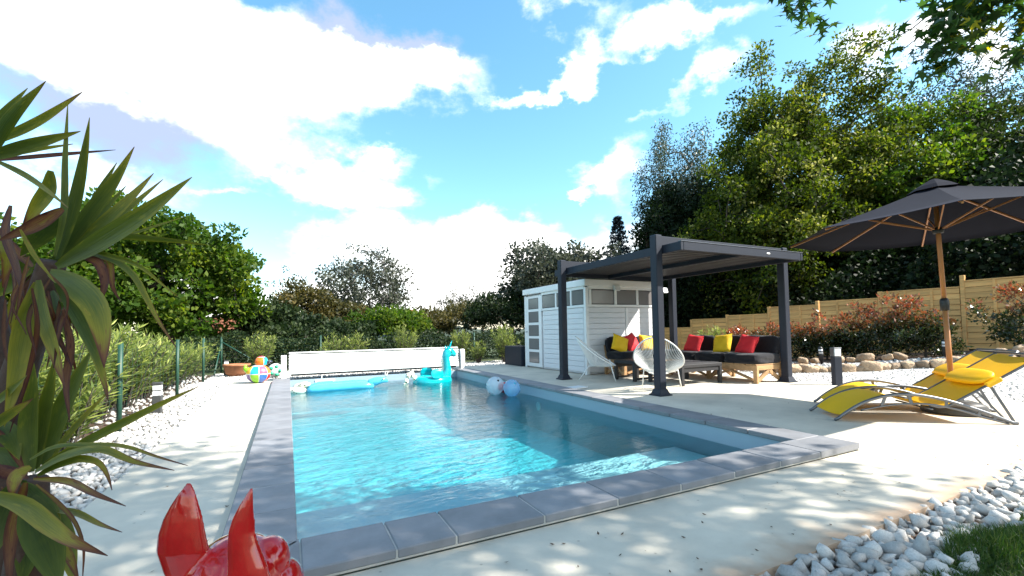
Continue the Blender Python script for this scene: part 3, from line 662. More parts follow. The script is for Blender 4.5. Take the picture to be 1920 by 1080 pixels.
def make_table(label, loc, sx, sy, hz, mat, shelf=False):
    t = thing('low_table', label, 'table', loc, 0.0, 'low tables under the pergola')
    mb = MB(); mb.cbox((0, 0, hz-.03), (sx, sy, .06), .006); top = mb.build('table_top', mat, t)
    n = 9
    for k in range(n):
        mb = MB(); mb.cbox((0, -sy/2+.04+(k+.5)*(sy-.08)/n, hz+.004), (sx-.06, (sy-.08)/n-.012, .012), .003); mb.build('slat', mat, top)
    for x in (-1, 1):
        for y in (-1, 1): mb = MB(); mb.cbox((x*(sx/2-.035), y*(sy/2-.035), (hz-.06)/2), (.065, .065, hz-.062), .005); mb.build('leg', mat, t)
    for y in (-1, 1): mb = MB(); mb.cbox((0, y*(sy/2-.035), hz-.10), (sx-.14, .03, .08), .004); mb.build('apron', mat, t)
    if shelf:
        for y in (-1, 1): mb = MB(); mb.cbox((0, y*(sy/2-.035), .05), (sx-.14, .03, .045), .004); mb.build('stretcher', mat, t)
    return t
make_table('dark rattan coffee table in front of the long sofa', (6.80, 3.86, ZG), 1.05, .86, .38, M_rattan)
make_table('black open side table between the egg chair and the shed sofa', (6.36, 4.72, ZG), .62, .62, .40, M_black, True)

# ------------------------------------------------------------------ cord chairs
def make_chair():
    t = thing('egg_chair', 'white cord egg chair turned side-on beside the shed', 'chair', (0, 0, 0), 0, 'white cord egg chairs')
    c = np.array([0, -.02, .60]); v = np.array([0, -.40, .30]); n = 76; ring = []; 
    for k in range(n):
        a = 2*math.pi*k/n; w = .40*(1-.10*math.sin(a)); ring.append(c+np.array([w*math.cos(a), 0, 0])+v*math.sin(a)+np.array([0, .0, -.05*math.cos(a)**2]))
    ring = np.array(ring); mb = MB(); mb.tube(np.r_[ring, ring[:2]], .012, 8, False); mb.build('rim', M_cord, t, True)
    low = []
    for k in range(n):
        a = 2*math.pi*k/n; low.append(np.array([.16*math.cos(a), -.03-.10*math.sin(a), .305+.03*math.sin(a)]))
    low = np.array(low); mb = MB(); mb.tube(np.r_[low, low[:2]], .009, 6, False); mb.build('seat_ring', M_cord, t, True)
    mb = MB()
    for k in range(n):
        sag = np.array([0, 0, -.015]); mid = (ring[k]+low[k])/2+sag; mb.tube([ring[k], mid, low[k]], .0055, 4, False)
    for k in range(-6, 7): x = k*.022; h = math.sqrt(max(0, 1-(x/.16)**2)); mb.tube([(x, -.03-.1*h, .305+.03*h), (x, -.03+.1*h, .305-.03*h)], .0042, 4, False)
    tag(mb.build('cord_weave', M_cord, t), kind='stuff')
    for sx in (-1, 1):
        mb = MB(); mb.tube([(sx*.27, .27, .405), (sx*.30, .32, .2), (sx*.33, .38, .0)], .0095, 8); mb.build('leg', M_cord, t, True)
    mb = MB(); mb.tube([(0, -.12, .33), (0, -.25, .15), (0, -.36, 0)], .0095, 8); mb.build('leg', M_cord, t, True)
    mb = MB(); mb.tube([(-.285, .295, .32), (.285, .295, .32)], .007, 6); mb.build('crossbar', M_cord, t, True)
    for sx in (-1, 1): mb = MB(); mb.tube([(sx*.285, .295, .32), (sx*.06, -.16, .285)], .007, 6); mb.build('crossbar', M_cord, t, True)
    return t
ch1 = make_chair(); ch1.location = (5.68, 5.13, ZG); ch1.rotation_euler[2] = math.atan2(-.43, .54)-math.pi/2
ch2 = copy_tree(ch1); ch2.location = (5.56, 3.26, ZG); ch2.rotation_euler[2] = math.atan2(.38, .46)-math.pi/2; ch2['label'] = 'white cord egg chair seen from behind the front pergola post'

# ------------------------------------------------------------------ parasol
def make_parasol():
    px, py = 7.0, .02; zr = 2.14-ZG; za = 2.66-ZG; rr = 1.54
    t = thing('parasol', 'navy parasol on a teak pole above the yellow loungers', 'parasol', (px, py, ZG))
    t.rotation_euler = (0, 0, R(-26.5)); lean = (R(-.6), R(-1.1), 0)
    mb = MB(); mb.tube([(0, 0, .14), (0, 0, 1.28)], .027, 14); mb.build('lower_pole', M_teak, t, True)
    mb = MB(); mb.tube([(0, 0, 1.30), (0, 0, za-.02)], .024, 14); mb.build('upper_pole', M_teak, t, True)
    mb = MB(); mb.lathe([(.030, 1.20), (.042, 1.21), (.044, 1.31), (.036, 1.345), (.026, 1.35)], 16); mb.build('pole_joint', M_black, t, True)
    ang = [R(143-45*k) for k in range(8)]
    rim = [np.array([rr*math.cos(a), rr*math.sin(a), zr]) for a in ang]; apex = np.array([0, 0, za])
    for k in range(8):
        a, b = rim[k], rim[(k+1) % 8]; nu, nv = 9, 7; V = []; F = []
        for i in range(nu):
            s = .10+.90*i/(nu-1)
            for j in range(nv):
                w = j/(nv-1); p = apex*(1-s)+(a*(1-w)+b*w)*s; p = p+np.array([0, 0, -.05*4*w*(1-w)*s*(1-s*.7)-.03*s*(1-s)*2]); V.append(p)
        for i in range(nu-1):
            for j in range(nv-1): F.append([i*nv+j, (i+1)*nv+j, (i+1)*nv+j+1, i*nv+j+1])
        mb = MB(); k0 = len(V); mb.add(V, F)
        up = np.array(V)+np.array([0, 0, .004]); mb.add(up, [f[::-1] for f in F])
        edge = [(nu-1)*nv+j for j in range(nv)]
        for j in range(nv-1): mb.f.append([edge[j], edge[j+1], edge[j+1]+k0, edge[j]+k0]); mb.m.append(0)
        mb.build('canopy_panel', M_parasol, t, True)
        r0 = apex*.97+rim[k]*.03; r1 = rim[k]*.985+apex*.015
        mb = MB(); mb.bar(r0-(0, 0, .035), r1-(0, 0, .02), .018, .024, .003); rib = mb.build('rib', M_teak, t)
        mb = MB(); h = np.array([0, 0, zr-.02]); e = apex*.55+rim[k]*.45-(0, 0, .05); mb.bar(h+(rim[k]-h)*.025, e, .012, .018, .002); mb.build('strut', M_teak, rib)
    mb = MB(); V = []; F = []
    for k in range(8):
        for s, dz in ((.02, .065), (.12, .03), (.17, .0)): p = apex*(1-s)+rim[k]*s; V.append(p+(0, 0, dz+.02))
    for k in range(8):
        for i in range(2): F.append([k*3+i, k*3+i+1, ((k+1) % 8)*3+i+1, ((k+1) % 8)*3+i])
    F.append([k*3 for k in range(8)]); mb.add(V, F); mb.build('vent_cap', M_parasol, t)
    mb = MB(); mb.lathe([(.027, zr-.07), (.05, zr-.065), (.055, zr-.03), (.05, zr), (.027, zr+.005)], 16); mb.build('hub', M_black, t, True)
    for c in t.children: c.rotation_euler = lean
    b = t
    mb = MB(); prof = [(.29, 0), (.30, .02), (.285, .10), (.27, .12), (.20, .135), (.06, .145), (.05, .16)]; mb.lathe(prof, 36)
    V = np.concatenate(mb.v); ang_ = np.arctan2(V[:, 1], V[:, 0]); V[:, 2] *= 1+.10*np.sin(3*ang_); mb.v = [V]; mb.build('weight', M_gplast, b, True)
    mb = MB(); mb.lathe([(.038, .13), (.046, .14), (.046, .27), (.052, .275), (.052, .31), (.030, .315)], 16); mb.tube([(.045, 0, .2), (.1, 0, .2)], .012, 8); mb.build('sleeve', M_black, b, True)
make_parasol()

# ------------------------------------------------------------------ loungers
def make_lounger():
    t = thing('sun_lounger', 'yellow sling sun lounger on the near side of the parasol pole', 'sun lounger', (0, 0, 0), 0, 'yellow sun loungers under the parasol'); hw = .30
    up = spline([(0, 0), (.12, .125), (.3, .265), (.5, .35), (.70, .375), (.95, .335), (1.2, .245), (1.45, .125), (1.68, 0)], 34)
    lo = spline([(.26, .155), (.42, .20), (.65, .245), (.90, .245), (1.15, .185), (1.40, .085), (1.60, .012)], 24); up[:, 1] *= .8; lo[:, 1] *= .8
    for sy in (-1, 1):
        y = sy*hw
        mb = MB(); mb.tube([(u, y, max(z, .012)) for u, z in up], .0145, 8, flat=1.2); r = mb.build('side_rail', M_alu, t, True)
        mb = MB(); mb.tube([(u, y, max(z, .010)) for u, z in lo], .010, 8); mb.build('lower_rail', M_alu, r, True)
        for a, b in (((.50, .35), (.46, .212)), ((.72, .372), (.74, .252)), ((1.06, .30), (1.06, .212)), ((1.36, .17), (1.34, .112)), ((1.50, .10), (1.47, .066))):
            mb = MB(); mb.bar((a[0], y, a[1]*.8-.005), (b[0], y, b[1]*.8+.002), .03, .012, .002, up=(0, 1, 0)); mb.build('link_plate', M_alu, r)
    sp = spline([(.07, .085), (.2, .205), (.38, .31), (.54, .352), (.74, .30), (.92, .225), (1.04, .205)], 26); sp[:, 1] *= .8
    bp = spline([(1.04, .164), (1.2, .25), (1.45, .40), (1.7, .555), (1.92, .69)], 18)
    def sling(prof, nm):
        V = []; F = []; n = 9; k = len(prof)
        for i, (u, z) in enumerate(prof):
            for j in range(n): w = -1+2*j/(n-1); V.append((u, w*(hw-.020), z+.002-.016*(1-w*w)))
        F = [[i*n+j, (i+1)*n+j, (i+1)*n+j+1, i*n+j+1] for i in range(k-1) for j in range(n-1)]
        mb = MB(); mb.add(V, F); mb.add(np.array(V)-(0, 0, .005), [f[::-1] for f in F]); return mb.build(nm, M_sling, t, True)
    sling(sp, 'seat_sling'); sling(bp, 'backrest_sling')
    for sy in (-1, 1):
        y = sy*(hw-.018)
        mb = MB(); mb.tube([(u, y, z) for u, z in spline([(.92, .185), (1.04, .164), (1.2, .25), (1.45, .40), (1.7, .555), (1.95, .705)], 16)], .013, 8); mb.build('backrest_tube', M_alu, t, True)
        mb = MB(); mb.bar((1.46, y, .42), (1.66, y, .03), .026, .010, .002, up=(0, 1, 0)); mb.build('back_prop', M_alu, t)
        mb = MB(); mb.bar((1.34, y, .345), (1.60, y, .03), .02, .008, .002, up=(0, 1, 0)); mb.build('back_prop', M_alu, t)
    mb = MB(); mb.tube([(1.94, -hw+.02, .71), (1.94, hw-.02, .71)], .013, 8); mb.build('top_bar', M_alu, t, True)
    for u, z in ((.20, .125), (1.64, .022), (.93, .145)): mb = MB(); mb.tube([(u, -hw, z), (u, hw, z)], .010, 8); mb.build('cross_tube', M_alu, t, True)
    ax = np.array([.86, 0, .51]); ax /= np.linalg.norm(ax); nn = np.array([-ax[2], 0, ax[0]]); c = np.array([1.50, 0, .432])+nn*.055
    rot = np.stack([ax, np.array([0, 1., 0]), nn], 1)
    mb = MB(); mb.soft(c-nn*.012, (.24, .54, .085), 12, 3.0, .03, rot, seed=5); hr = mb.build('headrest', M_sling, t, True)
    for sy in (-1, 1): mb = MB(); mb.cbox(c+np.array([0, sy*.285, 0])-nn*.055, (.15, .06, .05), .012, rot); mb.build('strap', M_sling, hr)
    return t
lg = make_lounger(); la = math.atan2(-.61, .79); lg.location = (5.54, .68, ZG); lg.rotation_euler[2] = la
lg2 = copy_tree(lg); lg2.location = (6.25, 1.03, ZG); lg2.rotation_euler[2] = la+.02; lg2['label'] = 'yellow sling sun lounger on the far side of the parasol pole'

# ------------------------------------------------------------------ lights
def bollard(label, x, y, h, w, louv, rz=0, group='garden bollard lights'):
    t = thing('bollard_light', label, 'bollard light', (x, y, ZG-.03), rz, group)
    if not louv:
        mb = MB(); mb.cbox((0, 0, h*.39), (w, w*.75, h*.78), .008); mb.build('post', M_anth, t)
        mb = MB(); mb.cbox((0, -.004, h*.885), (w*.82, w*.72, h*.19), .006); mb.build('lens', M_lens, t)
        mb = MB(); mb.cbox((0, .012, h*.885), (w, w*.70, h*.20), .006); mb.cbox((0, 0, h*.99), (w, w*.78, h*.03), .006); mb.build('hood', M_alu, t)
    else:
        mb = MB(); mb.cbox((0, 0, h*.29), (w, w, h*.58), .006); mb.build('post', M_gplast, t)
        for k, z in enumerate((.66, .83)):
            mb = MB(); mb.cbox((0, 0, h*z), (w*.95, w*.95, h*.15), .006); mb.build('lens', M_lens, t)
        mb = MB(); mb.cbox((0, 0, h*.955), (w*1.02, w*1.02, h*.09), .006); mb.cbox((0, 0, h*.745), (w*1.0, w*1.0, h*.015), .002); mb.build('hood', M_gplast, t)
bollard('dark bollard light with white lens beside the sun loungers', 8.60, 2.12, .68, .135, False, R(-25))
bollard('low bollard light with two lenses among the oleanders', -1.66, 5.45, .44, .105, True)
bollard('small bollard light in the far corner of the wire fence', -1.48, 11.6, .42, .10, True)
def spike(label, x, y, z, a):
    t = thing('spike_light', label, 'spike light', (x, y, z), 0, 'spike lights in the shrub bed')
    mb = MB(); mb.lathe([(.012, -.05), (.03, .12), (.045, .14), (.05, .28), (.052, .30)], 12); mb.build('body', M_black, t, True)
    mb = MB(); mb.lathe([(.046, .30), (.046, .42)], 12); mb.build('lens', M_lens, t, True)
    mb = MB(); mb.lathe([(.052, .345), (.055, .35), (.055, .365), (.052, .37)], 12); mb.lathe([(.052, .42), (.056, .43), (.03, .47), (0, .475)], 12); mb.build('cage', M_black, t, True)
    t.rotation_euler = (0, a, 0)
spike('black spike light in the shrub bed left of the bollard', 11.9, 4.2, float(terr(11.9, 4.2)), -.1)
spike('black spike light in the shrub bed behind the parasol pole', 13.3, 2.35, float(terr(13.3, 2.35)), .06)

# ------------------------------------------------------------------ pool cover housing
def make_cover():
    t = thing('pool_cover_bench', 'white slatted housing of the rolled pool cover at the far end', 'pool cover', (PW/2+.05, 9.05, ZG)); L = 4.08; n = 7; H = .56
    for k in range(n):
        z = .12+k*(H-.10)/n; mb = MB(); mb.cbox((0, -.03+.006*k, z+(H-.10)/n/2+.005), (L, .03, (H-.10)/n-.012), .006, rotx(-.03)); mb.build('slat', M_pvc, t)
    for k in range(4):
        mb = MB(); mb.cbox((0, .09+k*.115, H+.055-.006*k), (L, .108, .03), .006); mb.build('slat', M_pvc, t)
    mb = MB(); mb.cbox((0, .27, .30), (L-.08, .44, .42), .01); mb.build('roller_casing', M_gplast, t)  # dark colour stands in for shade in the gaps between the slats
    for sx in (-1, 1):
        x = sx*(L/2+.10); V = []; prof = [(-.08, 0), (.08, 0), (.08, .42), (.065, .49), (.03, .53), (-.03, .53), (-.065, .49), (-.08, .42)]
        mb = MB(); m_ = len(prof); V = [(x-.055*1, p[0], p[1]+.04) for p in prof]+[(x+.055, p[0], p[1]+.04) for p in prof]
        F = [list(range(m_))[::-1], [m_+i for i in range(m_)]]+[[i, (i+1) % m_, m_+(i+1) % m_, m_+i] for i in range(m_)]
        mb.add(V, F); mb.build('upright', M_white, t)
    for x in (-1.35, .1): mb = MB(); mb.cbox((x, -.06, -.0), (.02, .02, .16), .003); mb.build('support_bracket', M_white, t)
make_cover()
m = MB(); m.cbox((0, 0, 0), (.30, .24, .025), .006); o = m.build('pump_hatch', M_mir, None, loc=(4.62, 4.30, ZG+.0135)); o.rotation_euler[2] = .2; tag(o, 'small white hatch lid set on the deck beside the pool', 'hatch')

# ------------------------------------------------------------------ inflatables
def make_unicorn(label, loc, rz, matb, spots, tilt=0.0, flat=False):
    t = thing('inflatable_unicorn', label, 'pool float', loc, rz, 'inflatable unicorns in the pool')
    if flat: t.rotation_euler = (R(tilt), 0, rz)
    n = 28; ring = [(.34*math.cos(a), .26*math.sin(a), .07) for a in np.linspace(0, 2*math.pi, n+1)]
    mb = MB(); mb.tube(ring, .125, 12, False); mb.build('body_ring', matb, t, True)
    nk = spline([(.30, 0, .08), (.36, 0, .24), (.35, 0, .42), (.34, 0, .55), (.40, 0, .64), (.50, 0, .62), (.58, 0, .575)], 22)
    rad = np.interp(np.linspace(0, 1, 22), [0, .3, .55, .7, .8, .92, 1.0], [.135, .10, .085, .10, .095, .07, .045])
    mb = MB(); mb.tube(nk, rad, 14); mb.build('neck_and_head', matb, t, True)
    mb = MB(); mb.lathe([(.028, 0), (.018, .09), (.003, .19)], 10); V = np.concatenate(mb.v) @ roty(.45).T+(.42, 0, .70); mb.v = [V]; mb.build('horn', matb, t, True)
    for sy in (-1, 1):
        mb = MB(); mb.ell((.36, sy*.06, .72), (.02, .012, .05), 8, 6, rotx(-sy*.3)); mb.build('ear', matb, t, True)
        mb = MB(); mb.ell((.44, sy*.088, .645), (.016, .008, .02), 8, 6); mb.build('eye', M_black, t, True)
    mb = MB()
    for k in range(8):
        p = nk[3+k]; mb.ell(p+np.array([-.085, 0, .03]), (.045, .03, .05), 8, 6)
    mb.build('mane', spots, t, True)
    mb = MB()
    for k, (x, z, r) in enumerate(((-.42, .16, .06), (-.50, .24, .07), (-.58, .22, .06), (-.62, .12, .055), (-.66, .04, .05))): mb.ell((x, 0, z), (r, r*.8, r), 10, 8)
    mb.build('tail', spots, t, True)
    for sy in (-1, 1):
        mb = MB(); mb.soft((-.02, sy*.33, .24), (.30, .05, .20), 8, 2.6, .05, rotx(sy*.35)); mb.build('wing', matb, t, True)
    return t
def spotted():
    m = pm('gold_spotted_vinyl', (0.75, 0.75, 0.66), .3); nt = m.node_tree; N = nt.nodes.new; L = nt.links.new
    v = N('ShaderNodeTexVoronoi'); v.inputs['Scale'].default_value = 22; tc = N('ShaderNodeTexCoord'); L(tc.outputs['Object'], v.inputs['Vector'])
    cr = N('ShaderNodeValToRGB'); L(v.outputs['Distance'], cr.inputs[0]); cr.color_ramp.elements[0].color = (.04, .035, .02, 1); cr.color_ramp.elements[0].position = .25; cr.color_ramp.elements[1].color = (.72, .72, .6, 1); cr.color_ramp.elements[1].position = .36
    L(cr.outputs[0], nt.nodes['Principled BSDF'].inputs['Base Color']); return m
M_spot = spotted()
make_unicorn('turquoise inflatable unicorn floating upright near the far right corner', (3.10, 8.18, -.30), .12, M_turq, M_spot).scale = (1.05, 1.0, 1.22)
def make_lilo():
    t = thing('inflatable_unicorn', 'pale blue inflatable unicorn lying on its side at the far left of the pool', 'pool float', (.95, 7.9, -.215), .03, 'inflatable unicorns in the pool')
    for k, (y, z, r) in enumerate(((-.16, .06, .085), (.02, .08, .095), (.20, .06, .085))):
        mb = MB(); mb.tube(spline([(-.62, y, z*.7), (-.5, y, z), (0, y, z+.01), (.55, y, z), (.70, y, z*.7)], 16), np.interp(np.linspace(0, 1, 16), [0, .1, .9, 1], [r*.5, r, r, r*.5]), 12); mb.build('body_tube', M_sky, t, True)
    mb = MB(); mb.tube(spline([(.62, .0, .09), (.78, -.03, .13), (.92, -.05, .15), (1.03, -.05, .12)], 12), [.07, .085, .09, .095, .095, .09, .085, .08, .07, .06, .05, .035], 12); mb.build('head', M_sky, t, True)
    mb = MB(); mb.lathe([(.02, 0), (.012, .06), (.002, .12)], 10); V = np.concatenate(mb.v) @ roty(.5).T+(.98, -.05, .21); mb.v = [V]; mb.build('horn', M_spot, t, True)
    mb = MB(); mb.ell((.90, -.14, .18), (.014, .008, .018), 8, 6); mb.build('eye', M_black, t, True)
    mb = MB()
    for x, y, z, r in ((-.78, -.12, .05, .12), (-.72, .10, .10, .13), (-.90, .0, .05, .10), (-.66, -.05, .16, .09)): mb.ell((x, y, z), (r*1.25, r, r*.65), 14, 10)
    mb.build('tail', M_spot, t, True)
make_lilo()
def ball(name, label, mat, loc, r, mat2=None):
    t = thing(name, label, 'ball', loc, 0, 'balls by the pool'); mb = MB(); mb.ell((0, 0, 0), (r, r, r), 24, 16); mb.build('skin', mat, t, True)
    mb = MB(); mb.lathe([(.02, 0), (.022, .004), (.008, .008), (.008, .016)], 10); V = np.concatenate(mb.v)+(0, 0, r-.002); mb.v = [V @ rotx(.9).T]; mb.build('valve', M_black if mat2 is None else mat2, t, True)
    return t
ball('beach_ball', 'white transparent beach ball floating by the right wall', M_clear, (3.47, 5.32, -.04), .172)
ball('beach_ball', 'blue tinted clear beach ball floating nearest the right wall', M_clear2, (3.62, 4.92, -.055), .158, M_sky)
tag(obj('water_ball', None) if False else ball('water_ball', 'small red ball floating between the two clear balls', M_red, (3.68, 5.42, -.10), .105), None)
b3 = ball('play_ball', 'small white and green ball behind the patchwork duck', M_pvc, (-.30, 10.2, ZG+.16), .17)
mb = MB()
for k in range(5): a = k*1.26; mb.ell((.10*math.cos(a), -.12, .10*math.sin(a)), (.05, .06, .045), 10, 8)
mb.build('green_patch', pm('green_vinyl', (.03, .42, .22), .3), b3, True)

# ------------------------------------------------------------------ patchwork duck
def make_duck():
    t = thing('duck_sculpture', 'multicoloured patchwork duck sculpture at the end of the walkway', 'sculpture', (-.60, 8.86, ZG), R(-6))
    cols = {'red': (.65, .02, .02), 'orange': (.80, .17, .01), 'blue': (.03, .14, .50), 'green': (.22, .52, .01), 'violet': (.13, .08, .25), 'pink': (.62, .10, .17), 'sky': (.02, .42, .62), 'yellow': (.80, .45, .01)}
    cm = {k: pm('glaze_'+k, v, .25, coat=.5) for k, v in cols.items()}
    def body(V): V = V.copy(); V[:, 2] = np.where(V[:, 2] < 0, V[:, 2]*.85, V[:, 2]); return V
    mb = MB(); mb.ell((0, 0, .20), (.235, .20, .20), 28, 18); mb.build('body', M_pvc, t, True)
    mb = MB(); mb.ell((.055, 0, .46), (.125, .12, .12), 24, 16); mb.build('head', M_pvc, t, True)
    def patch(c, r, a0, a1, t0, t1, col, nm):
        n = 8; V = []; c = np.array(c); r = np.array(r)+.004
        for i in range(n+1):
            th = t0+(t1-t0)*i/n
            for j in range(n+1):
                ph = a0+(a1-a0)*j/n; V.append(c+r*np.array([math.sin(th)*math.cos(ph), math.sin(th)*math.sin(ph), math.cos(th)]))
        mb = MB(); mb.add(V, [[i*(n+1)+j, (i+1)*(n+1)+j, (i+1)*(n+1)+j+1, i*(n+1)+j+1] for i in range(n) for j in range(n)]); mb.build(nm, cm[col], t, True)
    lowc = ['violet', 'green', 'blue', 'red', 'sky', 'orange', 'green', 'pink']; upc = ['yellow', 'sky', 'pink', 'orange', 'green', 'violet', 'red', 'yellow']
    for k in range(8):
        a0 = -2.95+k*math.pi/4; g = .035
        patch((0, 0, .20), (.235, .20, .20), a0+g, a0+math.pi/4-g, 1.62, 2.75, lowc[k], 'patch'); patch((0, 0, .20), (.235, .20, .20), a0+g, a0+math.pi/4-g, .62, 1.52, upc[k], 'patch')
    for k in range(4):
        a0 = -2.6+k*math.pi/2; patch((.055, 0, .46), (.125, .12, .12), a0+.05, a0+math.pi/2-.05, .70, 2.2, ['orange', 'sky', 'yellow', 'orange'][k], 'patch')
    patch((.055, 0, .46), (.125, .12, .12), -3.1, 3.1, .05, .6, 'red', 'patch')
    mb = MB(); mb.ell((.20, 0, .455), (.075, .06, .028), 14, 8); mb.ell((.19, 0, .425), (.06, .05, .022), 14, 8); mb.build('beak', pm('dark_blue_glaze', (.02, .025, .05), .25, coat=.5), t, True)
    mb = MB(); mb.tube(spline([(-.19, 0, .27), (-.25, 0, .33), (-.24, 0, .40)], 10), np.linspace(.075, .02, 10), 12); mb.build('tail', cm['green'], t, True)
make_duck()
# planters and pot
def planter(label, x, y, sx, sy, h):
    t = thing('planter_box', label, 'planter', (x, y, ZG)); mb = MB(); w = .03
    for c, d in (((0, -sy/2+w/2, h/2), (sx, w, h)), ((0, sy/2-w/2, h/2), (sx, w, h)), ((-sx/2+w/2, 0, h/2), (w, sy-2*w-.004, h)), ((sx/2-w/2, 0, h/2), (w, sy-2*w-.004, h))): mb.cbox(c, d, .006)
    mb.build('box', M_anth, t); mb = MB(); mb.cbox((0, 0, h-.08), (sx-2*w-.01, sy-2*w-.01, .1), .01); mb.build('soil', M_soil, t)
planter('tall dark grey planter box at the far corner of the shed', 6.32, 9.66, .62, 1.10, .57)
t = thing('plant_pot', 'low terracotta bowl at the corner of the wire fence', 'pot', (-1.22, 11.35, ZG)); mb = MB(); mb.lathe([(.20, 0), (.26, .06), (.30, .24), (.32, .25), (.32, .29), (.28, .29), (.26, .20), (0, .20)], 24); mb.build('bowl', M_terra, t, True)

# ------------------------------------------------------------------ fences
def wire_fence():
    t = thing('wire_fence', 'low green wire mesh fence around the pool garden', 'fence', (-1.75, 6, -.1)); o = np.array((-1.75, 6, -.1)); zt = .95; posts = [(-1.75, y) for y in (-1.6, 1.35, 4.2, 7.2, 9.9, 13.0)]+[(x, 13.0) for x in (.9, 3.5, 6.1, 8.7)]
    for x, y in posts:
        mb = MB(); mb.tube([(x-o[0], y-o[1], -.05), (x-o[0], y-o[1], zt+.08)], .026, 10); mb.build('post', M_green, t, True)
    for a in ((0, 7, .9, 0, 5.6, .05), (0, 7, .9, 1.2, 7, .05)): mb = MB(); mb.tube([a[:3], a[3:]], .018, 8); mb.build('brace', M_green, t, True)
    mb = MB(); r = .0014
    def run(a, b):
        a = np.array(a, float); b = np.array(b, float); l = np.linalg.norm(b-a); n = int(l/.2)
        for k in range(9): z = .06+k*.11; mb.tube([(*a, z), (*b, z)], r, 3, False)
        for k in range(n): p = a+(b-a)*k/n; mb.tube([(*p, .03), (*p, zt)], r, 3, False)
    run((-.035, -7.6), (-.035, 7.0)); run((0, 7.03), (10.4, 7.03))
    tag(mb.build('wire_mesh', M_green, t), kind='stuff')
wire_fence()
def wood_fence():
    py = [13.70, 11.88, 10.06, 8.27, 6.52, 4.75, 2.88, 1.07, -.75, -2.6]; pz = [1.15, 1.31, 1.48, 1.67, 1.85, 1.97, 2.25, 2.36, 2.5, 2.6]; tz = [.98, 1.33, 1.44, 1.68, 1.78, 1.95, 2.10, 2.24, 2.36]
    t = thing('wooden_fence', 'stepped pine board fence at the edge of the wood', 'fence', (16, 4, 0)); pm_ = {}; bm_ = {}
    for y, z in zip(py, pz):
        mb = MB(); mb.cbox((0, y-4, z-1.05), (.095, .095, 2.1), .008); p = mb.build('post', M_fence, t); p.rotation_euler = (rs.normal(0, .006), rs.normal(0, .006), 0)
    for k in range(9):
        y0, y1 = py[k+1]+.05, py[k]-.05; nb = 12; h = .148
        for i in range(nb):
            l = round(y1-y0, 2)
            if l not in bm_: mb = MB(); mb.cbox((0, 0, 0), (.022, l-.01, h-.006), .006); bm_[l] = mb.mesh('board', M_fence)
            obj('board', bm_[l], t, (-.02+.008*(i % 2)+rs.normal(0, .002), (y0+y1)/2-4, tz[k]-h*(i+.5)-.03), (rs.normal(0, .0025), .05, 0))
        mb = MB(); mb.cbox((-.01, (y0+y1)/2-4, tz[k]-.01), (.06, y1-y0-.005, .035), .005); mb.build('cap_rail', M_fence, t)
        for f in (.33, .67): mb = MB(); mb.cbox((-.045, y0+(y1-y0)*f-4, tz[k]-.9), (.02, .06, 1.74), .004); mb.build('batten', M_fence, t)
wood_fence()

# ------------------------------------------------------------------ boulders along the shrub bed
def boulders():
    pts = np.array([(9.55, 4.35), (10.16, 3.82), (10.65, 3.30), (11.07, 2.89), (11.72, 2.41), (12.01, 1.99), (12.32, 1.52), (12.59, 1.07), (12.75, .90), (13.2, .2)])
    t = thing('rock_border', 'row of rounded sandstone boulders edging the shrub bed', 'rock border', (11, 2.6, 0)); P = spline(pts, 200); r = np.random.RandomState(4); d = 0.0; L = np.r_[0, np.cumsum(np.linalg.norm(np.diff(P, axis=0), axis=1))]
    while d < L[-1]:
        s = r.uniform(.11, .21); x = np.interp(d+s, L, P[:, 0]); y = np.interp(d+s, L, P[:, 1]); d += 1.62*s
        for lay in range(2 if r.rand() < .5 else 1):
            ss = s*(1 if lay == 0 else r.uniform(.6, .85)); mb = MB(); ph = r.rand(5, 3)*6; fr = r.uniform(1, 3, (5, 3))
            def fn(V, ph=ph, fr=fr): q = sum(np.sin(V @ fr[i]+ph[i, 0]) for i in range(5))/5; V = V/(np.sum(np.abs(V @ np.array([[.8,.6,0],[-.6,.8,0],[0,0,1]]))**4.5, 1)**(1/4.5))[:, None]; return V*(1+.20*q[:, None]+.05*np.sin(V @ fr[0]*4)[:, None])
            mb.ell((0, 0, 0), (ss*1.0, ss*.75, ss*.62), 18, 12, fn=fn); z = float(terr(x, y))+ss*.45+lay*.2
            o = mb.build('boulder', M_rock, t, True, (x-11+lay*.16, y-2.6+lay*.20, z)); o.rotation_euler = (r.normal(0, .2), r.normal(0, .2), r.uniform(0, 6.28))
boulders()
def shrub_bed():
    xs = np.arange(9.6, 15.96, .2); ys = np.arange(-2, 9.6, .2); X, Y = np.meshgrid(xs, ys, indexing='ij'); V = np.stack([X, Y, terr(X, Y)+.03], -1).reshape(-1, 3); n = len(ys); F = []
    for i in range(len(xs)-1):
        for j in range(n-1):
            x, y = xs[i], ys[j]; lim = np.interp(x, [9.55, 10.16, 10.65, 11.07, 11.72, 12.01, 12.32, 12.59, 13.2], [4.35, 3.82, 3.30, 2.89, 2.41, 1.99, 1.52, 1.07, .2])+.12 if x < 13.2 else -3
            if y > lim: F.append([i*n+j, (i+1)*n+j, (i+1)*n+j+1, i*n+j+1])
    return tag(obj('shrub_bed', fastmesh('shrub_bed', V, F, M_soil)), 'dark earth of the shrub bed in front of the wooden fence', 'ground', kind='structure')
bed_shrub = shrub_bed()
bp = []
Pb = np.array([(10.16, 3.82), (10.65, 3.30), (11.07, 2.89), (11.72, 2.41), (12.01, 1.99), (12.59, 1.07)])
rb = np.random.RandomState(21)
for k in range(700):
    i = rb.randint(5); w = rb.rand(); p = Pb[i]*(1-w)+Pb[i+1]*w+np.array([.75, .60])*rb.uniform(.25, 1.35); bp.append((p[0], p[1], float(terr(*p))+.05, rb.uniform(.035, .07)))
mass(bp, 'stone', bed_shrub, M_stone2, 22)

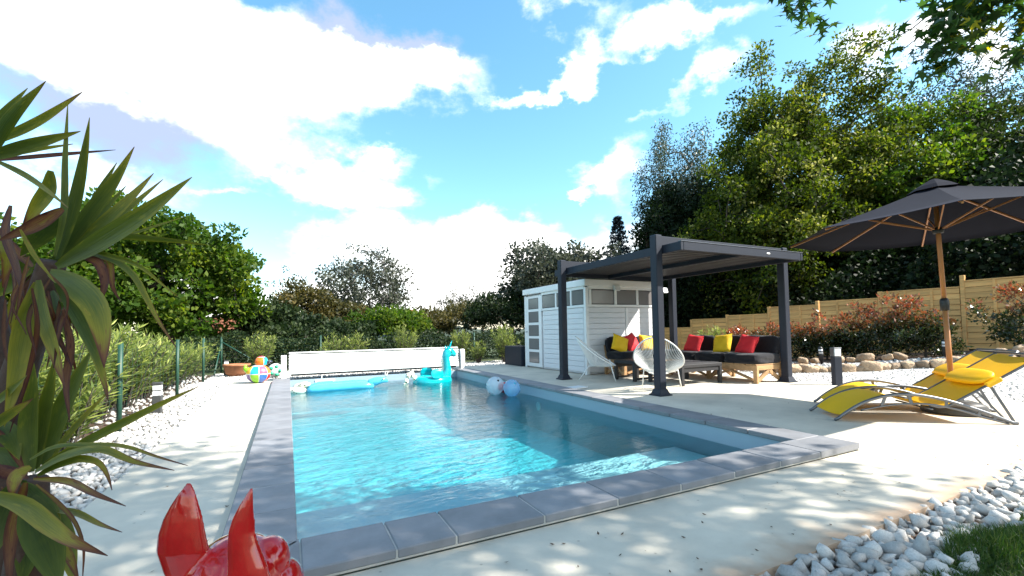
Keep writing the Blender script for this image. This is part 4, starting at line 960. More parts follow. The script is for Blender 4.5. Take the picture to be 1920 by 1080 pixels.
# ------------------------------------------------------------------ neighbour's roof and far houses
def house(label, x, y, z, sx, sy, h, rh, rz=0, tiles_=False):
    t = thing('house', label, 'house', (x, y, z), rz); mb = MB(); mb.cbox((0, 0, h/2), (sx, sy, h), .01); mb.build('wall', M_render, t)
    mb = MB(); e = .25
    for s in (-1, 1):
        V = [(-sx/2-e, s*(sy/2+e), h-.1), (sx/2+e, s*(sy/2+e), h-.1), (sx/2+e, 0, h+rh), (-sx/2-e, 0, h+rh)]; V2 = [(a, b, c+.12) for a, b, c in V]
        mb.add(V+V2, [[0, 1, 2, 3], [7, 6, 5, 4], [0, 4, 5, 1], [1, 5, 6, 2], [2, 6, 7, 3], [3, 7, 4, 0]])
    rf = mb.build('roof', M_roof, t)
    if tiles_:
        nrow = 9
        for k in range(nrow):
            w = k/nrow; yy = -(sy/2+e)*(1-w)-.02; zz = h-.1+.14+(rh+.1)*w; mb = MB(); mb.cbox((0, yy+.02, zz), (sx+2*e, .10, .03), .006); mb.build('tile_course', M_roof, rf)
    mb = MB(); mb.cbox((sx*.25, sy*.15, h+rh), (.5, .5, .9), .02); mb.build('chimney', M_render, rf)
    for k in (-1, 1):
        mb = MB(); mb.cbox((k*sx*.25, -sy/2-.02, h*.55), (sx*.14, .06, h*.35), .01); mb.build('window', M_dframe, t)
house('neighbouring house with a brown tiled roof behind the left hedge', -2.95, 22.0, -1.9, 2.4, 3.2, 2.6, 1.0, R(4), True)
house('far pale house with red roof on the wooded hill', 34, 150, 1.5, 9, 7, 4.5, 2.5, R(12))
house('far small house with red roof right of the other on the hill', 46, 160, .5, 8, 7, 4, 2.4, R(-20))
def hill():
    xs = np.linspace(-200, 330, 80); ys = np.linspace(120, 260, 16); X, Y = np.meshgrid(xs, ys, indexing='ij')
    Z = -3+6.5*sstep(115, 190, Y)*(.75+.25*np.sin(X/23)+.18*np.sin(X/9+1))+rs.normal(0, .25, X.shape)
    V = np.stack([X, Y, Z], -1).reshape(-1, 3); n = len(ys); F = [[i*n+j, (i+1)*n+j, (i+1)*n+j+1, i*n+j+1] for i in range(len(xs)-1) for j in range(n-1)]
    tag(obj('hill', fastmesh('hill', V, F, pm('wooded_hill', (.035, .055, .03), .95, var=(.15, .5), bump=(.4, 1, 1.0)))), 'low wooded hill far behind the garden', 'hill', kind='structure')
hill()

# ------------------------------------------------------------------ red dog statue
def make_statue():
    D = 1.02; b = at(440, 1000, D); base = np.array([b[0], b[1], ZG])
    t = thing('dog_statue', 'glossy red resin dog statue with pointed ears in the foreground', 'statue', tuple(base), -YAW)
    def lp(u, v, d=D): return (at(u, v, d)-base) @ rotz(-YAW)
    px = D/FPX
    mb = MB()
    def ear(secs, thick, d):
        V = []; n = 16
        for u, v, w, dd in secs:
            c = lp(u, v, d+dd)
            for j in range(n):
                a = 2*math.pi*j/n; cx, cy = math.cos(a), math.sin(a); V.append(c+np.array([cx*w*px/2, cy*w*px/2*(thick*1.25 if cy < 0 else .12), 0]))
        k = len(secs); F = [[i*n+j, i*n+(j+1) % n, (i+1)*n+(j+1) % n, (i+1)*n+j] for i in range(k-1) for j in range(n)]+[list(range(n))[::-1], [(k-1)*n+j for j in range(n)]]
        mb.add(V, F)
    ear([(378, 1110, 92, .02), (358, 1070, 96, .01), (345, 1030, 96, 0), (343, 1000, 87, 0), (345, 970, 72, 0), (348, 945, 52, 0), (352, 925, 34, 0), (354, 912, 18, 0), (354, 904, 7, 0)], .42, D-.02)
    ear([(470, 1110, 84, .0), (466, 1060, 68, 0), (458, 1020, 54, 0), (455, 995, 46, 0), (458, 970, 38, 0), (464, 945, 26, 0), (469, 928, 15, 0), (472.5, 913, 5, 0)], .55, D-.09)
    E = lambda u, v, d, r: mb.ell(lp(u, v, d), r, 24, 16)
    E(440, 1098, D+.02, (.105, .11, .115)); E(505, 1050, D+.05, (.045, .05, .055)); E(470, 1045, D+.06, (.06, .06, .05)); E(525, 1105, D+.06, (.05, .07, .07)); E(500, 1135, D+.12, (.07, .09, .07))
    c = lp(430, 1100); z0 = c[2]
    def body(x, y, z, r): mb.ell((c[0]+x, c[1]+y, z), r, 24, 16)
    body(0, .02, .36, (.095, .10, .14)); body(.0, .03, .26, (.12, .13, .15)); body(-.05, -.08, .14, (.13, .15, .14)); body(.05, .13, .17, (.045, .045, .17)); body(-.07, .14, .17, (.045, .045, .17))
    body(.05, .15, .035, (.05, .07, .04)); body(-.07, .16, .035, (.05, .07, .04)); body(.08, -.02, .08, (.06, .11, .085)); body(-.17, -.02, .08, (.06, .11, .085)); body(-.05, .0, .03, (.17, .16, .035))
    o = mb.build('body', M_redgl, t, True); md = o.modifiers.new('remesh', 'REMESH'); md.mode = 'VOXEL'; md.voxel_size = .0032; md.use_smooth_shade = True
    sm = o.modifiers.new('smooth', 'SMOOTH'); sm.factor = .5; sm.iterations = 10
    for u, v, d in ((530, 1060, D+.05),): mb = MB(); mb.ell(lp(u, v, d), (.016, .016, .018), 12, 8); mb.build('eye', M_redgl, t, True)
make_statue()

# ------------------------------------------------------------------ yucca in the foreground, every leaf its own
M_yleaf = leafm('yucca_leaf', [(0, (.026, .045, .007)), (.35, (.080, .10, .011)), (.62, (.22, .19, .018)), (.80, (.15, .055, .022)), (1, (.05, .011, .010))], .25, .42, .35)
def yucca_veins():
    nt = M_yleaf.node_tree; N = nt.nodes.new; L = nt.links.new; b = nt.nodes['Principled BSDF']; cr = b.inputs['Base Color'].links[0].from_node
    a = N('ShaderNodeAttribute'); a.attribute_name = 'acr'; l = N('ShaderNodeAttribute'); l.attribute_name = 'len'; c = N('ShaderNodeCombineXYZ'); L(a.outputs['Fac'], c.inputs[0]); L(l.outputs['Fac'], c.inputs[1])
    oi = N('ShaderNodeObjectInfo'); L(oi.outputs['Random'], c.inputs[2]); mp = N('ShaderNodeMapping'); mp.inputs['Scale'].default_value = (9, 1.6, 40); L(c.outputs[0], mp.inputs[0])
    n = N('ShaderNodeTexNoise'); n.inputs['Scale'].default_value = 1.0; n.inputs['Detail'].default_value = 5; L(mp.outputs[0], n.inputs['Vector'])
    m2 = N('ShaderNodeMapping'); m2.inputs['Scale'].default_value = (2.0, 2.6, 40); L(c.outputs[0], m2.inputs[0]); n2 = N('ShaderNodeTexNoise'); n2.inputs['Scale'].default_value = 1.0; n2.inputs['Detail'].default_value = 6; L(m2.outputs[0], n2.inputs['Vector'])
    src = cr.inputs[0].links[0].from_socket
    ad = N('ShaderNodeMath'); ad.operation = 'MULTIPLY_ADD'; L(n.outputs['Fac'], ad.inputs[0]); ad.inputs[1].default_value = .34; L(src, ad.inputs[2])
    sp = N('ShaderNodeMapRange'); L(n2.outputs['Fac'], sp.inputs['Value']); sp.inputs['From Min'].default_value = .60; sp.inputs['From Max'].default_value = .72; sp.inputs['To Max'].default_value = .16
    a2 = N('ShaderNodeMath'); L(ad.outputs[0], a2.inputs[0]); L(sp.outputs[0], a2.inputs[1]); a3 = N('ShaderNodeMath'); a3.operation = 'SUBTRACT'; L(a2.outputs[0], a3.inputs[0]); a3.inputs[1].default_value = .17; L(a3.outputs[0], cr.inputs[0])
    bp = N('ShaderNodeBump'); bp.inputs['Strength'].default_value = .35; bp.inputs['Distance'].default_value = .004; L(n.outputs['Fac'], bp.inputs['Height']); L(bp.outputs[0], b.inputs['Normal'])
yucca_veins()
def make_yucca():
    base = np.array([-.62, -.98, ZG]); t = thing('yucca_plant', 'potted yucca with long sword leaves at the left edge', 'plant', tuple(base)); r = np.random.RandomState(12)
    # points along the leaf (x, y in the photograph), width, depth at root, depth at tip, tone at root, at tip
    LV = [
     ([(-40, 320), (25, 215), (86, 152)], 30, 1.08, 1.0, .15, .75), ([(-45, 290), (5, 215), (52, 165)], 20, 1.15, 1.15, .1, .6), ([(-30, 275), (70, 228), (155, 172)], 18, 1.1, 1.2, .35, .8),
     ([(-35, 300), (55, 272), (151, 246)], 27, 1.05, .98, .2, .7), ([(-30, 302), (95, 291), (217, 281)], 10, 1.12, 1.25, .95, 1), ([(-10, 295), (70, 280), (137, 270)], 9, 1.14, 1.2, .3, .9),
     ([(103, 480), (119, 400), (122, 300), (127, 196)], 12, 1.0, 1.0, .25, .5), ([(108, 486), (140, 380), (158, 290), (168, 220)], 31, 1.06, 1.02, .12, .55), ([(104, 488), (168, 400), (210, 345), (252, 275)], 29, 1.1, 1.15, .05, .75),
     ([(100, 485), (165, 400), (195, 345), (219, 305)], 20, 1.14, 1.2, .05, .5), ([(118, 488), (200, 412), (250, 365), (288, 325)], 26, 1.12, 1.2, .3, .75), ([(120, 490), (215, 412), (306, 336)], 18, 1.14, 1.25, .25, .8), ([(110, 490), (180, 410), (236, 349)], 17, 1.16, 1.25, .1, .5),
     ([(105, 500), (190, 450), (280, 392), (360, 332)], 44, 1.02, .95, .22, .62), ([(125, 478), (208, 444), (290, 448), (394, 460)], 19, 1.1, 1.2, .3, .55), ([(140, 478), (243, 440), (350, 405)], 8, 1.18, 1.35, .35, .55),
     ([(120, 482), (165, 470), (208, 480), (263, 500), (304, 533), (334, 557)], 13, 1.03, .98, .3, .72), ([(130, 480), (200, 482), (251, 517), (275, 560), (298, 603), (331, 652)], 14, 1.05, 1.0, .3, .95), ([(150, 480), (183, 492), (196, 530), (186, 572)], 20, 1.02, 1.0, .85, 1),
     ([(175, 478), (203, 490), (212, 540), (226, 565)], 12, 1.05, 1.02, .7, 1), ([(92, 510), (140, 535), (178, 575), (193, 640), (195, 690)], 54, 1.0, .93, .3, .95), ([(105, 530), (148, 600), (180, 665), (196, 720), (203, 752)], 27, .98, .92, .12, .95),
     ([(70, 530), (45, 620), (30, 710), (8, 800)], 40, 1.02, .95, .45, .62), ([(72, 525), (78, 590), (98, 650), (122, 728)], 30, 1.0, .96, .35, .95), ([(60, 540), (70, 610), (56, 690), (18, 812)], 12, .98, .95, .9, 1), ([(118, 580), (132, 650), (124, 715), (131, 792)], 15, 1.03, 1.0, .85, 1),
     ([(98, 545), (115, 600), (132, 645)], 22, 1.06, 1.03, .05, .8), ([(90, 545), (100, 610), (122, 660), (135, 690)], 12, 1.04, 1.0, .9, 1), ([(118, 392), (60, 425), (-5, 452)], 28, .97, .95, .82, .9), ([(114, 398), (80, 435), (38, 480)], 44, 1.04, 1.05, .05, .3),
     ([(-15, 298), (50, 330), (90, 358), (128, 390)], 15, .98, .95, .4, .75), ([(38, 430), (62, 475), (100, 525)], 9, .95, .93, .55, .6), ([(95, 320), (92, 350), (70, 385), (40, 430)], 34, 1.0, 1.02, .4, .95), ([(20, 385), (10, 430), (30, 500), (45, 560)], 22, 1.0, .98, .9, 1), ([(-5, 440), (14, 480), (5, 540)], 26, 1.02, 1, .6, .95),
     ([(60, 500), (30, 470), (-10, 420)], 18, 1.1, 1.15, .8, 1), ([(10, 560), (8, 640), (12, 670), (26, 700)], 9, 1.0, 1.0, .9, 1), ([(60, 480), (30, 520), (-15, 560)], 40, 1.12, 1.15, .15, .5), ([(85, 500), (50, 540), (20, 610)], 34, 1.15, 1.15, .9, 1), ([(30, 540), (24, 580), (28, 640)], 16, 1.1, 1.1, .5, .8),
     # lower rosette
     ([(58, 885), (52, 800), (60, 730), (63, 678)], 36, 1.0, 1.0, .2, .4), ([(68, 880), (78, 790), (92, 730), (104, 665)], 30, 1.03, 1.02, .2, .45), ([(80, 872), (112, 775), (145, 705), (174, 652)], 38, 1.05, 1.08, .18, .4), ([(78, 880), (145, 795), (202, 735)], 13, 1.08, 1.2, .35, .7),
     ([(85, 868), (160, 828), (240, 788), (300, 758), (372, 725)], 19, 1.04, 1.1, .3, .75), ([(55, 862), (100, 838), (160, 834), (230, 836), (300, 858), (352, 873)], 13, .98, .9, .35, 1), ([(65, 885), (120, 855), (190, 842), (250, 865), (327, 882)], 21, .97, .88, .35, .95),
     ([(70, 892), (112, 870), (158, 860), (188, 870), (203, 895), (210, 919)], 17, .98, .92, .3, .95), ([(62, 898), (133, 904), (174, 924), (236, 949)], 16, .97, .88, .7, 1), ([(75, 925), (104, 952), (145, 962), (190, 984), (229, 998)], 17, .98, .9, .35, .95),
     ([(-30, 925), (46, 950), (93, 985), (132, 1012), (202, 1042)], 42, .9, .82, .4, 1), ([(55, 930), (75, 990), (95, 1050), (112, 1110)], 72, .92, .85, .1, .3), ([(45, 905), (80, 938), (104, 975), (112, 1010)], 34, .96, .92, .15, .7), ([(68, 908), (115, 948), (142, 982), (156, 1022), (155, 1085)], 8, .93, .88, .75, .9),
     ([(105, 1000), (130, 1045), (148, 1090)], 20, .95, .92, .6, .95), ([(-30, 812), (20, 775), (62, 747)], 21, .95, .9, .35, .9), ([(-20, 765), (15, 735), (50, 704)], 17, .97, .95, .3, .5), ([(-30, 790), (15, 815), (36, 862)], 44, 1.0, .98, .1, .4), ([(58, 875), (38, 885), (20, 935)], 30, .93, .9, .62, .85),
     ([(40, 900), (10, 960), (-10, 1040)], 60, .98, .95, .05, .3), ([(30, 930), (50, 1010), (40, 1100)], 70, .99, .98, .05, .2), ([(48, 905), (20, 1010), (18, 1110)], 26, .93, .9, .8, 1), ([(50, 900), (0, 880), (-30, 870)], 30, 1.0, 1.0, .9, 1), ([(90, 940), (120, 1010), (140, 1100)], 40, 1.0, .97, .2, .6), ([(40, 895), (5, 850), (-25, 840)], 34, 1.05, 1.05, .1, .3), ([(45, 880), (15, 830), (-20, 790)], 14, 1.0, .98, .85, 1)]
    for k in range(22):
        u, v = ((85, 520), (30, 480), (50, 905), (110, 560))[k % 4]; u += r.normal(0, 18); v += r.normal(0, 10); l = r.uniform(70, 190); q = r.normal(0, .35)
        LV.append(([(u, v), (u+q*l*.5+r.normal(0, 8), v+l*.45), (u+q*l*.6+r.normal(0, 14), v+l)], r.uniform(4, 9), r.uniform(.95, 1.12), r.uniform(.93, 1.1), .8, 1))
    for pts, w, d0, d1, t0, t1 in LV:
        k = len(pts); ds = np.linspace(d0, d1, k); P = spline([at(u, v, d) for (u, v), d in zip(pts, ds)], 16); W = w*.74*(d0+d1)/2/FPX/2
        T = np.gradient(P, axis=0); T /= np.linalg.norm(T, axis=1)[:, None]; S = np.cross(T, CAM-P); S /= np.linalg.norm(S, axis=1)[:, None]; Nn = np.cross(S, T); tw = r.uniform(-.75, .75); V = []; A = []; AC = []; LE = []
        for i in range(16):
            s = i/15; ww = W*(.30+.70*min(1, s/.30)**.7)*(1-max(0, (s-.42)/.58)**1.6)+.0006; sd = S[i]*math.cos(tw)+Nn[i]*math.sin(tw); nn = Nn[i]*math.cos(tw)-S[i]*math.sin(tw)
            tone = t0+(t1-t0)*s**2.4
            for q, dn, da in ((-1, .0, .14), (-.5, -.14, .0), (0, -.22, -.05), (.5, -.14, 0), (1, 0, .14)):
                V.append(P[i]+sd*ww*q*1.08+nn*ww*dn); AC.append(q); LE.append(s*3); A.append(np.clip(tone+da+r.normal(0, .02), 0, 1))
        F = [[i*5+j, i*5+j+1, (i+1)*5+j+1, (i+1)*5+j] for i in range(15) for j in range(4)]
        me = fastmesh('leaf', np.array(V)-base, F, M_yleaf, A, True)
        for nm, val in (('acr', AC), ('len', LE)): me.attributes.new(nm, 'FLOAT', 'POINT').data.foreach_set('value', np.asarray(val, np.float32))
        obj('leaf', me, t)
    mb = MB(); a = at(45, 1180, 1.02); c1 = at(58, 900, 1.0); c2 = at(98, 492, 1.08); c3 = at(-35, 300, 1.1); b0 = base+(0, 0, .25); f0 = at(20, 760, 1.12)
    mb.tube(spline([b0, (b0+c1)/2+(.02, 0, 0), c1], 10)-base, np.linspace(.05, .03, 10), 10); mb.tube(spline([b0, (b0+f0)/2, f0, at(62, 620, 1.1), c2], 14)-base, np.linspace(.05, .026, 14), 10); mb.tube(spline([f0, at(-30, 520, 1.16), c3], 10)-base, np.linspace(.035, .025, 10), 10)
    mb.build('trunk', M_ytrunk, t, True)
    mb = MB(); mb.lathe([(.15, 0), (.19, .30), (.21, .31), (.21, .35), (.18, .35), (.17, .29), (0, .29)], 24); mb.build('pot', M_terra, t, True)
make_yucca()

# ------------------------------------------------------------------ foliage
def leaf_quads(P, Dv, L, Wd, r, fold=.25):
    """diamond leaves: root P, direction Dv, length, width"""
    n = len(P); Dv = Dv/np.maximum(np.linalg.norm(Dv, axis=1), 1e-6)[:, None]; rn = r.normal(size=(n, 3)); S = np.cross(Dv, rn); S /= np.maximum(np.linalg.norm(S, axis=1), 1e-6)[:, None]; Nn = np.cross(S, Dv)
    L = np.broadcast_to(L, n)[:, None]; Wd = np.broadcast_to(Wd, n)[:, None]
    V = np.stack([P, P+Dv*L*.5+S*Wd*.5+Nn*Wd*fold, P+Dv*L, P+Dv*L*.5-S*Wd*.5+Nn*Wd*fold], 1).reshape(-1, 3); k = np.arange(n)*4
    return V, np.stack([k, k+1, k+2, k+3], 1)
def skeleton(base, top, clumps, r, rt, tip, mid=3, wig=.12):
    """trunk to top, then every clump joined to the nearest lower node; thickness adds up towards the root"""
    nodes = [np.array(base, float)]; par = [-1]; base = nodes[0]; top = np.array(top, float)
    for k in range(1, 7): w = k/6; nodes.append(base*(1-w)+top*w+r.normal(0, .02*np.linalg.norm(top-base), 3)*np.array([1, 1, .2])); par.append(k-1)
    order = np.argsort(np.linalg.norm(clumps-top, axis=1)); ends = []
    for c in clumps[order]:
        A = np.array(nodes); d = np.linalg.norm(A-c, axis=1)+np.maximum(0, A[:, 2]-c[2]+.1)*1.5; d[:2] += 2; j = int(np.argmin(d)); prev = j; a = A[j]
        for q in range(1, mid+1):
            w = q/mid; p = a*(1-w)+c*w+r.normal(0, wig*np.linalg.norm(c-a)*.5*(1-w) if q < mid else 0, 3); p[2] += .10*np.linalg.norm(c-a)*math.sin(math.pi*w); nodes.append(p); par.append(prev); prev = len(nodes)-1
        ends.append(prev)
    cnt = np.zeros(len(nodes))
    for e in ends:
        k = e
        while k >= 0: cnt[k] += 1; k = par[k]
    rad = np.maximum(rt*np.sqrt(cnt/max(1, len(ends))), tip); nodes = np.array(nodes); VV = []; FF = []; k0 = 0; n = 5; ring = np.stack([np.cos(np.arange(n)*2*math.pi/n), np.sin(np.arange(n)*2*math.pi/n)], 1)
    for i in range(1, len(nodes)):
        a, b = nodes[par[i]], nodes[i]; d = b-a; l = np.linalg.norm(d)
        if l < 1e-5: continue
        d /= l; x = np.cross(d, (0, 0, 1) if abs(d[2]) < .9 else (1, 0, 0)); x /= np.linalg.norm(x); y = np.cross(d, x); r0 = min(rad[par[i]], rad[i]*1.5); off = ring[:, :1]*x+ring[:, 1:]*y
        VV.append(np.concatenate([a+off*r0, b+off*rad[i]])); j = np.arange(n); FF.append(np.stack([j, (j+1) % n, (j+1) % n+n, j+n], 1)+k0); k0 += 2*n
    return np.concatenate(VV), np.concatenate(FF)
def crown_pts(c, R_, n, r, lob=.22, inner=.25, low=-1.0):
    out = []; ph = r.rand(8)*6.28; fr = r.uniform(1.5, 4, (8, 3)); c = np.array(c); R_ = np.array(R_)
    while len(out) < n:
        d = r.normal(size=3); d /= np.linalg.norm(d)
        if d[2] < low: continue
        m = 1+lob*sum(math.sin(fr[i] @ d*1.6+ph[i]) for i in range(8))/3; s = m*(inner+(1-inner)*r.rand()**.5); out.append(c+R_*d*s)
    return np.array(out)
def tree(name, label, base, top, cc, cr, nclump, nleaf, ls, lw, cl, lmat, bark, rt, seed, group=None, tip=.008, lob=.22, droop=0.0, inner=.25, low=-.9, cat='tree', tone=None, up=.35, pts=None):
    r = np.random.RandomState(seed); t = thing(name, label, cat, tuple(base), 0, group); base = np.array(base, float)
    CP = crown_pts(cc, cr, nclump, r, lob, inner, low) if pts is None else pts
    V, F = skeleton(base, top, CP, r, rt, tip); obj('trunk', fastmesh('trunk', V-base, F, bark, smooth=True), t)
    k = r.randint(len(CP), size=nleaf); off = r.normal(size=(nleaf, 3)); off /= np.linalg.norm(off, axis=1)[:, None]; off *= (r.rand(nleaf)**.45)[:, None]*np.array(cl)
    P = CP[k]+off; P[:, 2] -= droop*r.rand(nleaf)**2; D = off*.6/np.array(cl)+r.normal(size=(nleaf, 3))*.7+np.array([0, 0, up])
    if droop: D[:, 2] -= 1.4
    V, F = leaf_quads(P-base, D, ls*r.uniform(.5, 1.5, nleaf), lw*r.uniform(.55, 1.4, nleaf), r)
    tn = r.rand(nleaf)*.55+.45*r.rand(len(CP))[k] if tone is None else tone(P, r)
    obj('crown', fastmesh('crown', V, F, lmat, np.repeat(np.clip(tn, 0, 1), 4)), t); return t
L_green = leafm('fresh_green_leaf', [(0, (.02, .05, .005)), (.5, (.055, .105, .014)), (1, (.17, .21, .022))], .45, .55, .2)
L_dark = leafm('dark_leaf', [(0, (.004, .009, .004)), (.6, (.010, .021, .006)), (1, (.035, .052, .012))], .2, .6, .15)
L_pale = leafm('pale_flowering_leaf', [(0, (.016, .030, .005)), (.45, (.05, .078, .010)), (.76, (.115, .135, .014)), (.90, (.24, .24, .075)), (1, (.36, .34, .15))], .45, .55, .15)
L_mid = leafm('dull_green_leaf', [(0, (.010, .020, .005)), (.6, (.028, .046, .009)), (1, (.075, .095, .015))], .35, .6, .15)  # duller, darker green for some trees of the wood
L_grey = leafm('grey_green_leaf', [(0, (.03, .036, .026)), (.6, (.06, .07, .045)), (1, (.12, .125, .085))], .25)
L_birch = leafm('birch_leaf', [(0, (.015, .028, .02)), (.6, (.04, .06, .035)), (1, (.10, .125, .075))], .3)
L_brown = leafm('brownish_leaf', [(0, (.025, .03, .010)), (.5, (.07, .065, .018)), (1, (.14, .10, .025))], .3)
L_con = leafm('spruce_needle', [(0, (.006, .012, .016)), (1, (.022, .036, .045))], .1)
L_ole = leafm('oleander_leaf', [(0, (.04, .06, .014)), (.45, (.115, .16, .038)), (.8, (.31, .35, .085)), (1, (.48, .48, .15))], .4, .5, .3)
L_phot = leafm('photinia_leaf', [(0, (.012, .022, .008)), (.45, (.03, .045, .012)), (.65, (.16, .07, .03)), (1, (.42, .10, .055))], .3, .25, .6)
L_map = leafm('maple_leaf', [(0, (.02, .05, .012)), (.7, (.045, .095, .018)), (.9, (.12, .16, .02)), (1, (.34, .30, .02))], .45)
L_laur = leafm('laurel_leaf', [(0, (.008, .016, .006)), (.6, (.018, .034, .010)), (1, (.05, .07, .02))], .2, .55, .2)

# trees left of and behind the pool
gz = -1.2
p = at(330, 640, 17); tree('maple_tree', 'large bright green round tree behind the left hedge', (p[0], p[1], -.4), at(315, 560, 17), at(290, 525, 17), (3.45, 3.0, 2.6), 230, 34000, .17, .14, (.62, .62, .42), L_green, M_bark, .22, 31, inner=.35, lob=.2)
p = at(110, 640, 15); tree('maple_tree', 'green tree half hidden behind the yucca', (p[0], p[1], -.4), at(110, 560, 15), at(90, 540, 15), (2.6, 2.4, 2.2), 120, 15000, .16, .13, (.6, .6, .4), L_green, M_bark, .16, 33, inner=.35)
p = at(690, 640, 27); tree('walnut_tree', 'grey leafed tree with open branches behind the pool cover', (p[0], p[1], gz), at(688, 600, 27), at(684, 545, 27), (2.75, 2.6, 2.45), 330, 9500, .17, .10, (.42, .42, .34), L_grey, M_barkd, .22, 35, tip=.014, inner=.3, lob=.12)
p = at(575, 650, 29); tree('walnut_tree', 'thin bare tree left of the grey leafed one', (p[0], p[1], gz), at(575, 610, 29), at(570, 566, 29), (1.9, 1.5, 1.55), 110, 1700, .18, .10, (.32, .32, .28), L_grey, M_barkd, .13, 36, tip=.016, inner=.4, lob=.3)
for i, (u, v, d, ru, rv, lm, n, lab) in enumerate([(545, 590, 22, 1.9, 1.3, L_brown, 7000, 'brownish green bush above the hedge left of the grey tree'), (512, 606, 20, 1.2, .8, L_laur, 5000, 'dark low bush beside the neighbouring roof'), (640, 600, 23, 1.6, 1.0, L_brown, 6000, 'olive bush at the foot of the grey tree'), (735, 610, 22, 1.7, .75, L_green, 6000, 'fresh green bush right of the grey tree'), (815, 606, 26, 1.5, .8, L_brown, 4500, 'low olive bush under the distant hill'), (870, 595, 30, 2.0, 1.0, L_brown, 5500, 'brown bush left of the shed'), (945, 590, 26, 2.2, 1.2, L_laur, 7500, 'dark bush close behind the shed planter'), (600, 630, 19, 2.4, .7, L_laur, 7000, 'dark evergreen bush behind the middle of the pool cover')]):
    c = at(u, v, d); tree('bush', lab, (c[0], c[1], gz+.2), c-np.array([0, 0, rv*.5]), c, (ru, ru*.8, rv), 60, n, .15, .11, (.5, .5, .36), lm, M_bark, .08, 50+i, 'bushes beyond the wire fence', cat='bush', low=-.6)
for i, (u, v, d, ru, rv, lab) in enumerate([(850, 585, 34, 1.6, 1.5, 'bare spring tree right of the distant hill'), (905, 580, 34, 1.9, 1.7, 'second bare spring tree from the distant hill'), (958, 575, 32, 1.7, 1.6, 'bare spring tree nearest to the shed')]):
    c = at(u, v, d); tree('bare_tree', lab, (c[0], c[1], gz), c-np.array([0, 0, rv*.8]), c, (ru, ru*.8, rv), 170, 1500, .16, .08, (.3, .3, .3), L_grey, M_barkd, .13, 70+i, 'bare trees on the skyline', tip=.017, inner=.35, lob=.2, low=-.5)
c = at(1055, 520, 21); tree('hazel_tree', 'dark leafy tree rising behind the shed roof', (c[0], c[1], -.6), c-np.array([0, 0, 1]), c, (2.5, 2.0, 1.75), 130, 12500, .16, .12, (.5, .5, .36), L_grey, M_bark, .16, 41, lob=.3)
c = at(1000, 560, 23); tree('hazel_tree', 'lower leafy tree at the left end of the shed roof', (c[0], c[1], -.6), c-np.array([0, 0, .8]), c, (1.5, 1.4, 1.35), 80, 7000, .15, .11, (.45, .45, .36), L_laur, M_bark, .12, 42, lob=.3)
def conifer():
    b = at(1163, 600, 25); t = thing('spruce_tree', 'small bluish spruce beside the wood behind the pergola', 'tree', (b[0], b[1], -.5)); r = np.random.RandomState(44); H = at(1163, 402, 25)[2]+.5; base = np.array([b[0], b[1], -.5])
    mb = MB(); mb.tube([(0, 0, 0), (0, 0, H)], [.14, .012], 8); mb.build('trunk', M_bark, t); P = []; D = []
    for k in range(150):
        z = .8+(H-.9)*(k/150)**.85; L = 1.75*(1-z/H)**.8+.06; a = k*2.4+r.normal(0, .2); d = np.array([math.cos(a), math.sin(a), .12])
        for q in range(60): s = r.rand()**.7; P.append(np.array([0, 0, z])+d*L*s+np.array([0, 0, -.22*L*s*s])+r.normal(0, .03, 3)); D.append(d+r.normal(0, .6, 3)+(0, 0, .25))
    V, F = leaf_quads(np.array(P), np.array(D), .16, .05, r); obj('crown', fastmesh('crown', V, F, L_con, np.repeat(r.rand(len(P)), 4)), t)
conifer()
# the wood beyond the wooden fence
def wood_tree(label, name, u, vt, d, wpx, n, lm, bark, seed, vb=640, ncl=150, ls=.19, lw=.12, cl=(.75, .75, .55), droop=0.0, inner=.3, lob=.25, top=.45, rt=.2):
    c = at(u, (vt+vb)/2, d); ru = wpx/2*d/FPX; rv = (vb-vt)/2*d/FPX*.98; tp = c+np.array([0, 0, rv*(top-.5)*1.4])
    return tree(name, label, (c[0], c[1], -.5), tp, c, (ru, min(ru, 3.2), rv), ncl, n, ls, lw, cl, lm, bark, rt, seed, 'trees of the wood behind the fence', tip=.016, lob=lob, droop=droop, inner=inner, low=-1)
wood_tree('weeping birch at the left end of the wood', 'birch_tree', 1272, 215, 26, 165, 26000, L_birch, M_birch, 81, vb=560, ncl=190, ls=.13, lw=.07, cl=(.5, .5, .6), droop=1.5, inner=.25, top=.75, rt=.16)
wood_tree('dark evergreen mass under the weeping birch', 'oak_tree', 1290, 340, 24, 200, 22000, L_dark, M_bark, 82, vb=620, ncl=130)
wood_tree('tall pale flowering tree left of centre in the wood', 'locust_tree', 1455, 125, 21, 185, 34000, L_pale, M_bark, 83, vb=560, ncl=240, ls=.16, lw=.10, cl=(.6, .6, .5), lob=.3, top=.6)
wood_tree('tall pale flowering tree at the middle of the wood', 'locust_tree', 1590, 110, 21, 220, 38000, L_pale, M_bark, 84, vb=560, ncl=260, ls=.16, lw=.10, cl=(.6, .6, .5), lob=.3, top=.6)
wood_tree('lower flowering tree with drooping boughs in front of the wood', 'locust_tree', 1440, 260, 19.5, 250, 26000, L_pale, M_bark, 85, vb=600, ncl=170, ls=.15, lw=.10, cl=(.6, .6, .45))
wood_tree('thin airy tree showing sky through its twigs right of the flowering trees', 'ash_tree', 1745, 105, 24, 170, 6500, L_birch, M_bark, 86, vb=420, ncl=260, ls=.15, lw=.08, cl=(.5, .5, .45), inner=.2, rt=.17)
wood_tree('thin airy tree at the right edge of the picture', 'ash_tree', 1860, 60, 23, 190, 8500, L_birch, M_bark, 87, vb=420, ncl=260, ls=.15, lw=.08, cl=(.5, .5, .45), inner=.2, rt=.17)
wood_tree('yellow green tree under the thin trees', 'hornbeam_tree', 1720, 235, 20, 240, 24000, L_green, M_bark, 88, vb=560, ncl=150)
